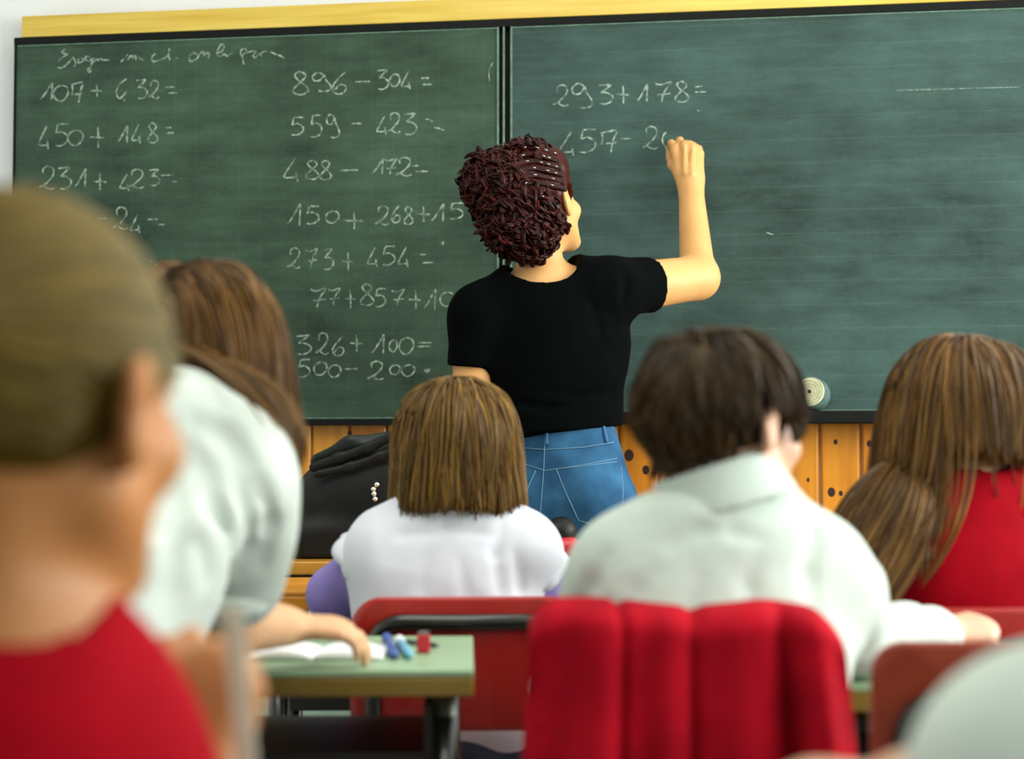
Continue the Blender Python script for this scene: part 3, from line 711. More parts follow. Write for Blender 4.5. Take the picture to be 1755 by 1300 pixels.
# pine wainscot under and beside the board
b = MB(); xg = onwall(1404.5, 800, WALL_Y)[0]; pw = .1025; x = xg-36*pw
zw = zbl2+.03
while x < WALL_R-.05:
    if x > WALL_L:
        yo = WALL_Y; 
        V = [(x+.002, yo, .0), (x+.002, yo-.012, 0), (x+.008, yo-.018, 0), (x+pw-.008, yo-.018, 0), (x+pw-.002, yo-.012, 0), (x+pw-.002, yo, 0)]
        V = V+[(p[0], p[1], zw) for p in V]
        b.add(V, [(i, i+1, i+7, i+6) for i in range(5)]+[(6, 7, 8, 9, 10, 11)])
    x += pw
wains = struct(b.build('trim_1', M['pine']))
kn = MB()
for px, py, r in ((1107, 805, 7), (1425, 843, 7), (1441, 845, 4), (1432, 757, 4), (1078, 780, 9), (540, 905, 4), (1385, 822, 3), (600, 742, 3), (1490, 760, 5)):
    p = onwall(px, py, WALL_Y-.0182); rr = r*4.6/FPX
    V = [p+V3(rr*.9*math.cos(a), 0, rr*1.15*math.sin(a)) for a in np.linspace(0, 6.2832, 12, endpoint=False)]
    kn.add(V+[v+V3(0, .003, 0) for v in V], [tuple(range(11, -1, -1))]+[(i, (i+1) % 12, 12+(i+1) % 12, 12+i) for i in range(12)])
kn.build('knot', M['knot'], wains)

# rolled felt eraser on the tray
pc = onwall(1388, 671, BY-.052); back = onwall(1397, 678, BY-.004); ax = nrm(back-pc); back = pc+ax*.048
er = MB(); er.tube([pc+ax*.002, pc+ax*.004, back-ax*.003, back], [.0385, .0405, .0415, .039], 28)
eo = er.build('felt_eraser', M['felt_side'], None, True, origin=pc); tag(eo, 'round rolled felt eraser with pale face standing on the chalk tray', 'eraser')
f = MB(); f.tube([pc-ax*.003, pc+ax*.004], [.036, .037], 28); f.build('felt_face', M['felt'], eo, False, origin=pc)
e1 = nrm(np.cross(ax, V3(0, 0, 1))); e2 = np.cross(e1, ax); sp = [pc-ax*.0032+(e1*math.cos(t)+e2*math.sin(t))*(.003+.0012*t) for t in np.linspace(0, 26, 120)]
MB().tube(sp, .0007, 5).build('felt_seam', M['felt_dark'], eo, True, origin=pc)
MB().tube([pc-ax*.0045, pc-ax*.002], [.005, .005], 10).build('core_shade', M['knot'], eo, True, origin=pc)  # dark stub standing in for the shade inside the roll's core

# ================================================================== FURNITURE
def make_desk(name, label, nr, w, dp, z, rz, top_m, edge_m, tray=True, group=None):
    """nr: near right corner (x,y)"""
    c, s_ = math.cos(rz), math.sin(rz); X = V3(c, s_, 0); Y = V3(-s_, c, 0)
    root = empty(name, V3(nr[0], nr[1], 0)-X*w/2+Y*dp/2, label, 'desk', rz, group)
    MB().box((0, 0, z-.004), (w/2, dp/2, .004)).build('tabletop', top_m, root, bevel=.002)
    MB().box((0, 0, z-.020), (w/2, dp/2, .012)).build('top_edge', edge_m, root, bevel=.003)
    for q in (-1, 1):
        for r in (-1, 1):
            g = MB(); g.tube([(q*(w/2-.035), r*(dp/2-.05), z-.03), (q*(w/2-.035), r*(dp/2-.05), .0)], .014, 12); l = g.build('leg', M['steel'], root, True)
            MB().tube([(q*(w/2-.035), r*(dp/2-.05), z-.06), (q*(w/2-.035), r*(dp/2-.05), .008)], .017, 12).build('leg_sleeve', M['dark_metal'], l, True)
    if tray:
        t = MB(); t.box((0, .0, z-.115), (w/2-.055, dp/2-.03, .006)); t.box((0, -dp/2+.05, z-.155), (w/2-.055, .008, .05))
        for q in (-1, 1): t.box((q*(w/2-.055), 0, z-.09), (.006, dp/2-.04, .045))
        t.build('under_shelf', M['dark_panel'], root, bevel=.002)
    MB().tube([(-w/2+.035, dp/2-.05, z-.30), (w/2-.035, dp/2-.05, z-.30)], .011, 10).build('crossbar', M['dark_metal'], root, True)
    return root
def make_chair(label, c, rz, zt_, w=.33, mat='red_seat', hb=.20, tin=.035, tdn=.04, cap_=.05, group='school chairs'):
    """c: (x,y) of the top centre of the backrest; chair faces local +y"""
    root = empty('school_chair', (c[0], c[1], 0), label, 'chair', rz, group)
    def panel(P, t, mat_, name, nvec):
        pass
    # backrest: rounded, gently curved plywood
    n = 7; r = cap_; pts = []
    for cx, cz, a0 in ((w/2-r, zt_-r, 0), (-w/2+r, zt_-r, 90), (-w/2+r, zt_-hb+r*.6, 180), (w/2-r, zt_-hb+r*.6, 270)):
        rr = r if cz > zt_-hb/2 else r*.6
        ccx = cx if rr == r else (abs(cx)+r-rr)*np.sign(cx)
        for k in range(n+1):
            a = R_(a0+90*k/n); pts.append((ccx+rr*math.cos(a), cz+rr*math.sin(a)))
    tilt = .10
    yc = lambda x, z: -.02*(1-(2*x/w)**2)-(z-zt_+hb)*tilt+.02
    m_ = len(pts); V = []; F = []; lv = (1, .93, .7, .4, .12)
    for side in (-.005, .005):
        for q in lv:
            for x, z in pts:
                xx = x*q; zz = (zt_-hb/2)+(z-(zt_-hb/2))*q; V.append((xx, yc(xx, zz)+side, zz))
    L = len(lv)
    for sd in (0, 1):
        o = sd*L*m_
        for i in range(L-1):
            for k in range(m_):
                k2 = (k+1) % m_; f_ = (o+i*m_+k, o+i*m_+k2, o+(i+1)*m_+k2, o+(i+1)*m_+k); F.append(f_ if sd == 0 else f_[::-1])
        c_ = tuple(o+(L-1)*m_+k for k in range(m_)); F.append(c_ if sd == 0 else c_[::-1])
    for k in range(m_): k2 = (k+1) % m_; F.append((k2, k, L*m_+k, L*m_+k2))
    mesh_obj('backrest', V, F, M[mat], root, True)
    sz = zt_-.335
    st = MB(); st.box((0, .19, sz), (w/2+.005, .17, .007)); st.build('seat', M[mat], root, bevel=.006)
    # bent steel tube: up the back, across under the top edge
    x = w/2-tin; zt2 = zt_-tdn; yb = lambda z: -(z-zt_+hb)*tilt+.02-.016
    P = [V3(-x, .04, sz-.02), V3(-x, yb(zt_-hb)-.002, zt_-hb), V3(-x, yb(zt2)-.004, zt2), V3(0, yb(zt2)-.024, zt2), V3(x, yb(zt2)-.004, zt2), V3(x, yb(zt_-hb)-.002, zt_-hb), V3(x, .04, sz-.02)]
    MB().tube(arc_path(P, .05, 7), .0125, 12).build('back_tube', M['dark_metal'], root, True)
    for q in (-1, 1):
        MB().tube(arc_path([V3(q*x, .30, sz-.014), V3(q*(x+.01), .34, sz-.05), V3(q*(x+.015), .36, .0)], .03), .0115, 10).build('leg', M['dark_metal'], root, True)
        MB().tube(arc_path([V3(q*x, .05, sz-.014), V3(q*(x+.01), .02, sz-.05), V3(q*(x+.015), -.02, .0)], .03), .0115, 10).build('leg', M['dark_metal'], root, True)
        MB().tube([V3(q*x, .04, sz-.016), V3(q*x, .31, sz-.016)], .0115, 10).build('seat_rail', M['dark_metal'], root, True)
    return root

RZ = R_(10)
p = W(812, 1150, 2.10)
DZ = .622
left_desk = make_desk('school_desk', 'green-topped school desk with wooden edge, holding an open notebook and pens', p[:2], .64, .42, DZ, RZ, M['green_top'], M['olive_edge'], group='pupils\' desks')
p = W(1560, 1175, 1.97)
make_desk('school_desk', 'school desk in front of the boy in the pale shirt, mostly hidden by him', p[:2], .40, .42, DZ, RZ, M['green_top'], M['olive_edge'], group='pupils\' desks')
p = W(1110, 1060, 2.95)
make_desk('school_desk', 'orange wooden school desk in front of the girl in the white smock', p[:2], .66, .36, .655, RZ, M['orange_wood'], M['orange_wood'], group='pupils\' desks')
p = W(1980, 1060, 2.72)
make_desk('school_desk', 'school desk in front of the long-haired girl in red, mostly hidden by her', p[:2], .64, .40, .645, RZ, M['green_top'], M['olive_edge'], group='pupils\' desks')

# teacher's desk with its wooden top and pale front panel
pa = W(380, 962, 3.42); pb = W(1010, 962, 3.42); zT = pa[2]
tw = float(np.linalg.norm(pb[:2]-pa[:2])); mid = (pa+pb)/2; rzT = YAW
yv = V3(-math.sin(rzT), math.cos(rzT), 0); td = .44
troot = empty('teacher_desk', V3(mid[0], mid[1], 0)+yv*td/2, 'wooden teacher\'s desk carrying the black bag, beside the woman at the board', 'desk', rzT)
MB().box((0, 0, zT-.013), (tw/2, td/2, .013)).build('desktop', M['desk_wood'], troot, bevel=.003)
MB().box((0, .02, zT-.05), (tw/2-.03, td/2-.04, .024)).build('under_top_shade', M['dark_panel'], troot)  # dark box standing in for the shade under the desktop
MB().box((0, -.16, zT-.24), (tw/2-.05, .009, .15)).build('front_panel', M['mint'], troot)
for q in (-1, 1):
    MB().box((q*(tw/2-.045), 0, (zT-.03)/2), (.016, td/2-.03, (zT-.03)/2)).build('side_panel', M['orange_wood'], troot, bevel=.003)

def chair_at(label, px, py, d, rz, **kw):
    q = W(px, py, d); return make_chair(label, q[:2], rz, q[2], **kw)
chair_at('red school chair behind the girl in the white smock', 797, 1021, 2.60, R_(11), w=.34, tdn=.036)
chair_at('red school chair under the draped cardigan, behind the boy', 1165, 1052, 1.74, R_(8), w=.29)
chair_at('brownish red empty-looking school chair at the lower right, in front of the boy\'s hand', 1770, 1098, 1.60, R_(4), mat='redbrown', w=.292, tdn=.052, tin=.028, hb=.2, cap_=.03)
chair_at('bright red school chair behind the long-haired girl in the red sweater', 1690, 1040, 2.34, R_(10), w=.33, tdn=.05)

# ================================================================== PEOPLE
CY = math.degrees(YAW)
def ground(p): return V3(p[0], p[1], 0)
def legs(P, hipL, hipR, kL, kR, aL, aR, mat, r=(.078, .052, .038), name='trousers', pel=None, h=.008, shoes=True):
    S = SDF()
    S.chain([hipL, kL, aL], r, .02); S.chain([hipR, kR, aR], r, .02)
    S.cone(hipL, hipR, r[0]*1.08, r[0]*1.08, .03)
    if pel is not None: S.cone((hipL+hipR)/2, pel, r[0]*1.3, r[0]*1.25, .04)
    S.post.append(wrinkle(.004, 30, 3))
    o = P.part(S, name, mat, h)
    if shoes:
        for a in (aL, aR):
            T = SDF(); fwd = nrm(V3(*( (kL-hipL)[:2]), 0)) if np.linalg.norm((kL-hipL)[:2]) > .05 else V3(0, 1, 0)
            T.cone(a-V3(0, 0, .03)-fwd*.02, a-V3(0, 0, .04)+fwd*.11, .034, .03, .02); T.cut((0, 0, .002), (0, 0, -1)); P.part(T, 'shoe', M['shoe'], .006)
    return S
def seated_legs(P, mat, seat, fwd, kd=.34, name='trousers', hips=.075):
    hip = P.hip; lat = nrm(np.cross(fwd, V3(0, 0, 1)))
    hl = V3(hip[0], hip[1], seat+.075)-lat*hips; hr = V3(hip[0], hip[1], seat+.075)+lat*hips
    kl = hl+fwd*kd-lat*.02; kr = hr+fwd*kd+lat*.02; kl[2] = kr[2] = seat+.05
    al = kl+fwd*.02; ar = kr-fwd*.05; al = V3(al[0], al[1], .075); ar = V3(ar[0], ar[1], .075)
    return legs(P, hl, hr, kl, kr, al, ar, mat, name=name, pel=V3(hip[0], hip[1], seat+.17))

# ---------------------------------------------------------------- the teacher
def build_teacher():
    hc = W(924, 356, 4.08); fr = head_frame(38-CY, 14, -7); hs = 1.0
    sl = W(822, 540, 4.03); sr = W(1040, 497, 4.06); el = W(800, 752, 4.03); er = W(1196, 476, 4.23)
    wl = W(850, 880, 4.2); wr = W(1183, 308, 4.385); neck = W(925, 482, 4.06)
    chest = W(950, 590, 4.06); hip = W(964, 850, 4.06)
    hd = nrm(W(1176, 238, 4.44)-wr)
    P = Person('woman in black T-shirt and jeans with dark red hair, writing on the chalkboard', M['skin_t'], hc, fr, hs, neck, sl, sr, el, er, wl, wr, hip, chest, .10, .135,
               (nrm(W(900, 930, 4.28)-wl), nrm(-FW*.4-RT)), (hd, nrm(-FW+RT*.12), -1, dict(curl=(.38, 1.15, .85), s=1.12, spread=.07, thumb=(.9, .22, -.6))), ground(hip),
               ra=(.052, .044, .029), neckr=.050, rs=.050, h=.0046,
               extra=lambda S: (S.cone(wr, wr+hd*.03, .030, .030, .02), S.chain([sr, er], (.056, .046), .03),
                                S.cone(W(1181, 234, 4.36), W(1181, 232, 4.50), .0085, .0095, .003, op='s'),
                                [crease(S, pl, 4.1, 4.5, .0045, .006, .0022) for pl in ([(1168, 292), (1166, 262), (1165, 238)], [(1180, 292), (1179, 268), (1178, 250)], [(1191, 288), (1192, 262), (1193, 236)])],
                                [crease(S, pl, 4.1, 4.5, .006, .010, -.0015, True) for pl in ([(1174, 296), (1173, 250)], [(1186, 296), (1187, 248)])]))
    o = P.o
    # T-shirt
    S = SDF(); nF = nrm(np.cross(sr-sl, V3(0, 0, 1)))
    S.cone(chest, W(949, 665, 4.06), .166, .142, .05, n=nF, f=.66); S.cone(W(955, 665, 4.06), W(961, 736, 4.06), .142, .147, .05, n=nF, f=.72, cap=True)
    S.cone(chest, W(935, 520, 4.06), .165, .13, .05, n=nF, f=.62)
    S.cone(W(935, 530, 4.06), sl, .09, .064, .05, n=nF, f=.75); S.cone(W(945, 520, 4.06), sr, .09, .066, .05, n=nF, f=.75)
    S.cone(neck+V3(0, 0, -.03), sl, .062, .058, .05); S.cone(neck+V3(0, 0, -.03), sr, .062, .062, .05)
    S.cone(sl, sl+(el-sl)*.42, .066, .061, .03, cap=True)
    S.cone(sr, sr+(er-sr)*.46, .070, .066, .03, cap=True)
    S.ell(W(926, 440, 4.035), np.array([.089, .10, .074]), .006, [RT, FW, UPV], 's')
    S.post.append(wrinkle(.0035, 26, 5, (1, 1, .6)))
    for pl in ([(1015, 520), (1030, 560), (1045, 600)], [(1060, 560), (1010, 590), (960, 600)], [(880, 690), (940, 700), (1000, 692)], [(1050, 670), (1000, 680), (950, 672)], [(1075, 470), (1070, 520)]):
        crease(S, pl, 3.6, 4.3, .008, .016, .005)
    P.part(S, 'tshirt', M['black_cloth'], .006, 1)
    # jeans
    S = SDF(); waist = W(958, 716, 4.06); yw = R_(15)-YAW; lat = V3(math.cos(yw), -math.sin(yw), 0); back = -V3(math.sin(yw), math.cos(yw), 0)
    hipc = W(968, 842, 4.06)
    S.cone(hipc, waist, .158, .122, .03, n=back, f=.72, cap=True)
    for q in (-1, 1): S.ell(hipc+lat*q*.072+back*.05+V3(0, 0, -.02), np.array([.088, .075, .10]), .035, [lat, back, V3(0, 0, 1)])
    hl, hr = hipc-lat*.082+V3(0, 0, -.06), hipc+lat*.082+V3(0, 0, -.06)
    kl, kr = V3(hl[0]-.01, hl[1]+.02, .47), V3(hr[0]+.02, hr[1], .47); al, ar = V3(kl[0], kl[1]-.02, .08), V3(kr[0]+.01, kr[1]-.04, .08)
    S.chain([hl, kl, al], (.098, .066, .052), .03); S.chain([hr, kr, ar], (.098, .066, .052), .03)
    S.post.append(wrinkle(.002, 34, 9))
    J = P.part(S, 'jeans', M['denim'], .007, 2)
    def on(px, py, off=.0028):
        r = W(px, py, 1.0)-CAM; t = 3.6
        for _ in range(60):
            p = CAM+r*t; d = float(S.ev(*[np.array([c]) for c in p])[0])+0.002
            if d < .0008: break
            t += min(d*.6, .05)
            if t > 4.25: return None
        return CAM+r*(t-off)
    for pl, r_, mt in (([(884, 766), (935, 770), (1000, 766), (1060, 756)], .0008, 'stitch'), ([(884, 790), (934, 806), (990, 798), (1072, 782)], .0008, 'stitch'),
                       ([(935, 735), (932, 800), (926, 880), (922, 920)], .0008, 'stitch'), ([(953, 803), (968, 840), (992, 892)], .0008, 'stitch'), ([(953, 803), (1000, 798), (1062, 790)], .0008, 'stitch'),
                       ([(1064, 792), (1068, 840), (1066, 880)], .0008, 'stitch'), ([(992, 892), (1030, 902), (1064, 884)], .0008, 'stitch'), ([(918, 806), (905, 835), (893, 862)], .0008, 'stitch'),
                       ([(937, 730), (937, 762)], .004, 'denim_seam'), ([(1034, 730), (1040, 758)], .0045, 'denim_seam')):
        pts = []
        for a, b_ in zip(pl[:-1], pl[1:]):
            for t in np.linspace(0, 1, 6, endpoint=False): pts.append(on(a[0]+(b_[0]-a[0])*t, a[1]+(b_[1]-a[1])*t))
        pts.append(on(*pl[-1])); pts = [p for p in pts if p is not None]
        if len(pts) < 2: continue
        MB().tube(pts, r_, 6).build('belt_loop' if r_ > .003 else 'stitching', M[mt], J, True, origin=P.origin)
    for a in (al, ar):
        T = SDF(); T.cone(a+V3(0, -.02, -.035), a+V3(0, .16, -.045), .042, .036, .02); T.cut((0, 0, .002), (0, 0, -1)); P.part(T, 'shoe', M['shoe'], .006)
    # hair: dark red mass of curls, swept up and back
    S = SDF()
    for px, py, d, r in ((893, 345, 4.03, .088), (860, 322, 4.0, .066), (925, 300, 4.06, .062), (938, 285, 4.1, .045), (912, 392, 4.0, .050), (938, 350, 4.06, .066), (845, 305, 4.03, .048), (882, 375, 3.98, .058), (915, 415, 4.02, .026), (905, 280, 4.04, .034)):
        S.ell(W(px, py, d), np.full(3, r), .035)
    S.cut(at(hc, fr, 1, 0, .045, 0), fr[1]*.9-fr[2]*.35-fr[0]*.0)
    S.ell(at(hc, fr, 1, .085, .014, -.012), (.04, .036, .044), .01, fr, 's')
    S.ell(at(hc, fr, 1, .065, .065, -.06), (.05, .06, .055), .01, fr, 's'); S.post.append(wrinkle(.006, 95, 4))
    hb = P.part(S, 'hair', M['hair_red'], .005, 1)
    r = np.random.default_rng(5); V = np.array([v.co[:] for v in hb.data.vertices])+P.origin; Nn = np.array([v.normal[:] for v in hb.data.vertices])
    er_ = at(hc, fr, 1, .085, -.004, -.006); dr = (V-hc)@RT; du = (V-hc)@UPV; comb = (dr > -.040) & (du > .022) & (du < .128)
    ok = ~comb & ((V-hc)@fr[1] < .028) & (np.linalg.norm(V-er_, axis=1) > .040)
    idx = r.choice(np.where(ok)[0], 800); sweep = nrm(-RT*.8-fr[1]*.35+UPV*.25); Q = []; RR = []
    for i in idx:
        p, nn = V[i], Nn[i]
        t0 = sweep+r.normal(size=3)*.55; t0 = nrm(t0-nn*np.dot(t0, nn)); b_ = np.cross(nn, t0)
        if np.linalg.norm(p-er_) < .085: t0 = nrm(-fr[1]*.9-fr[0]*.3+r.normal(size=3)*.15); t0 = nrm(t0-nn*np.dot(t0, nn)); b_ = np.cross(nn, t0)
        lowr = (p-hc)@UPV < -.03
        if lowr: t0 = nrm(t0*.6-UPV*.6+b_*r.normal()*.3); b_ = nrm(np.cross(nn, t0))
        L = r.uniform(.028, .052)*(0.7 if lowr else 1); hr_ = r.uniform(.006, .011); ph = r.uniform(0, 6.28); tw = r.uniform(5, 9); lift = r.uniform(.002, .012)*(0.2 if lowr else (.35 if (p-hc)@UPV > .07 else 1))
        T = np.linspace(0, 1, 16)
        for k in range(4):
            o_ = r.normal(size=3)*.0020
            q = p+np.outer(T*L, t0)+np.outer(.000+lift*T**2+.004*np.sin(T*3.14), nn)+np.outer(hr_*np.cos(ph+tw*T), b_)+np.outer(hr_*.6*np.sin(ph+tw*T), nn)+o_
            Q.append(q); RR.append(.0030*np.sin(np.linspace(.5, 2.75, 16))**.6)
    strands('curls', np.array(Q), np.array(RR), M['hair_red'], hb, P.origin, 4)
    # smooth rows combed back from the right temple, with chrome slivers standing in for glints on the hair
    Q = []; RR = []
    def onh(px, py):
        ray = W(px, py, 1.0)-CAM; t = 3.7
        for _ in range(70):
            p = CAM+ray*t; d = float(S.ev(*[np.array([c]) for c in p])[0])
            if d < .001: break
            t += max(d*.5, .001)
            if t > 4.3: break
        return CAM+ray*(t-.004)
    for i in range(8):
        y = 258+i*12; A = [(955+i*3.0, y+6), (930+i*2, y-2), (905+i*1.5, y-6), (880, y+2)]
        pts = catmull([onh(*q) for q in A], 8)
        for k in range(6):
            ph = k*1.05; Q.append([p+(UPV*math.cos(ph+j*.8)+FW*math.sin(ph+j*.8))*.0042 for j, p in enumerate(pts)][:25]); RR.append(np.full(25, .0030))
        a = 5+(i*3) % 7
        for a in (1+i % 3, 6+i % 2, 11, 16):
            a = max(0, min(22, a+int(r.integers(-2, 3))))
            if r.random() < .2: continue
            MB().tube([pts[a]-FW*.008, pts[a+1]-FW*.009, pts[a+2]-FW*.0085], .0009, 6).build('hair_glint', M['chrome'], hb, True, origin=P.origin)
    strands('combed_rows', np.array(Q), np.array(RR), M['hair_red'], hb, P.origin, 4)
    # chalk held against the board
    tip = onwall(1149, 243, BY-.002); c2 = P.tips[0]*.5+W(1160, 250, 4.45)*.5
    d_ = nrm(W(1166, 252, 4.44)-tip)
    ch = MB().tube([tip, tip+d_*.004, tip+d_*.045], [.003, .0048, .005], 12).build('chalk_stick', M['chalk'], None, True, origin=tip)
    tag(ch, 'short white chalk stick held by the teacher against the board', 'chalk')
build_teacher()

def shirt(P, name, mat, infl=.012, sleeves=((.05, .043, .033), (.05, .043, .033)), wr=.0035, freq=24, seed=2, neck_r=.056, h=.006, cutarms=None, hem=None, flat=.62, extra=None):
    S = SDF()
    add_torso(S, P.hip, P.chest, P.neck, P.sl, P.sr, P.wh, P.wc, infl, flat, P.rs)
    for (a, b_, c_), rr in (((P.sl, P.el, P.wl), sleeves[0]), ((P.sr, P.er, P.wr), sleeves[1])):
        if rr is None: continue
        S.cone(a, b_, rr[0]+.004, rr[1], .03)
        if len(rr) > 2: S.cone(b_, b_+(c_-b_)*.93, rr[1], rr[2], .02, cap=True)
    if extra: extra(S)
    nt = at(P.hc, P.fr, P.hs, 0, -.022, -.055); ax = nrm(nt-P.neck)
    S.cone(P.neck-ax*.006, P.neck+ax*.12, neck_r, neck_r*1.5, .008, op='s')
    if hem is not None: S.cut(hem, (0, 0, -1))
    if wr: S.post.append(wrinkle(wr, freq, seed, (1, 1, .7)))
    return P.part(S, name, mat, h, 1), S

# ---------------------------------------------------------------- girl in the white smock
def build_smock_girl():
    fw = nrm(V3(-math.sin(R_(8)), math.cos(R_(8)), 0))
    hc = W(784, 764, 2.84); fr = head_frame(2-CY, -8, 0); hs = .93
    neck = W(790, 893, 2.81); sl = W(662, 945, 2.8); sr = W(893, 945, 2.8)
    el = W(570, 1018, 2.88); er = W(934, 1030, 2.86); wl = W(600, 1050, 3.06); wr = W(900, 1045, 3.05)
    chest = W(765, 1000, 2.8); hip = W(790, 1215, 2.78)
    P = Person('girl with light brown bobbed hair in a white smock over lavender, seen from behind', M['skin_k'], hc, fr, hs, neck, sl, sr, el, er, wl, wr, hip, chest, .125, .13,
               (nrm(RT*.5+FW*.8), UPV), (nrm(-RT*.5+FW*.8), UPV), ground(hip), ra=(.034, .032, .025), neckr=.042, rs=.036)
    shirt(P, 'lavender_top', M['lavender'], .006, ((.044, .041, .032), (.044, .040, .032)), .003, 30, 4, .052)
    # collar
    T = SDF(); T.torus(neck+V3(0, 0, .012), nrm(V3(0, -.25, 1)), .056, .008, 1.6); P.part(T, 'lavender_collar', M['lavender'], .005)
    S = SDF(); lat = nrm(sr-sl); n = nrm(np.cross(lat, V3(0, 0, 1)))
    S.cone(hip, chest, .160, .142, .05, n=n, f=.68); S.cone(chest, chest+(neck-chest)*.6, .142, .11, .05, n=n, f=.64)
    for q in (sl, sr): S.cone(neck+V3(0, 0, -.025), q, .060, .056, .04); S.cone(chest+(q-chest)*.3, q, .09, .054, .04, n=n, f=.8)
    nt = at(hc, fr, hs, 0, -.022, -.055); ax = nrm(nt-neck)
    S.cone(neck-ax*.004, neck+ax*.12, .060, .09, .008, op='s')
    for q, e in ((sl, el), (sr, er)): S.cone(q, q+(e-q)*.16, .052, .050, .02, cap=True)
    S.post.append(wrinkle(.008, 20, 8, (1, 1, .5)))
    for pl in ([(860, 1010), (850, 950), (862, 905)], [(895, 1010), (885, 950)], [(720, 1010), (735, 950)], [(800, 1015), (790, 960)], [(690, 915), (760, 905), (840, 912)]):
        crease(S, pl, 2.4, 3.0, .009, .014, .0065)
    sm = P.part(S, 'smock', M['white_cloth'], .006, 1)
    # scalloped shoulder frills
    for q, e, sg in ((sl, el, -1), (sr, er, 1)):
        u = nrm(e-q); V = []; F = []; c0 = q+u*.016
        w1 = lat*sg+V3(0, 0, .7); w1 = nrm(w1-u*np.dot(w1, u)); w2 = np.cross(u, w1)
        for i in range(41):
            an = -1.9+3.8*i/40; rad = w1*math.cos(an)+w2*math.sin(an); w = .5+.5*math.cos(an*.8)+.22*abs(math.sin(an*3.3))
            for k in range(4): V.append(c0+rad*(.046+.017*(k/3)**.8*w)+u*(.034*w*k/3))
        for i in range(40):
            for k in range(3): b_ = i*4+k; F.append((b_, b_+4, b_+5, b_+1))
        f_ = mesh_obj('shoulder_frill', V, F, M['white_cloth'], sm, True, P.origin); mod(f_, 'SOLIDIFY', thickness=.003, offset=0)
    seated_legs(P, M['grey_trousers'], .335, fw, .33)
    hb = cap(P, M['scalp'], [(at(hc, fr, hs, 0, .06, .02), fr[1]), (at(hc, fr, hs, 0, 0, -.05), -fr[2])], .007, 'hair_base')
    C = P.S
    C2 = SDF(); C2.P = list(C.P[:15]); C2.cone(neck-V3(0, 0, .05), neck+V3(0, 0, .05), .07, .05, .02)
    def pull(p, l):
        g = np.zeros_like(p); g[:, 2] = -1
        w = ((l[:, 1] > -.05)*np.clip((p[:, 2]-hc[2]+.10)*12, 0, 1)*np.clip((.066-np.abs((p-hc)@fr[0]))*50, 0, 1)*(((p-hc)@fr[1]) > 0))[:, None]
        g += w*(fr[0][None]*np.where(l[:, 0] > 0, 1, -1)[:, None]*.9-fr[1][None]*.55); return g/np.linalg.norm(g, axis=1)[:, None]
    zb = W(785, 878, 2.8)[2]
    hair('hair', M['hair_bob'], P.o, P.origin, hc, fr, hs, C2, 3400, scalp_region(.5, -.45), from_crown((.0, -.1, .95)),
         lambda l, r: np.full(len(l), .24), 20, .72, (0, 0, -1), (.008, .030), .00125, 170, .62, lambda p, l: zb+.012*np.abs(l[:, 1]) + .004*np.sin(p[:, 0]*60), (.007, 6), 11, pull=pull)
build_smock_girl()

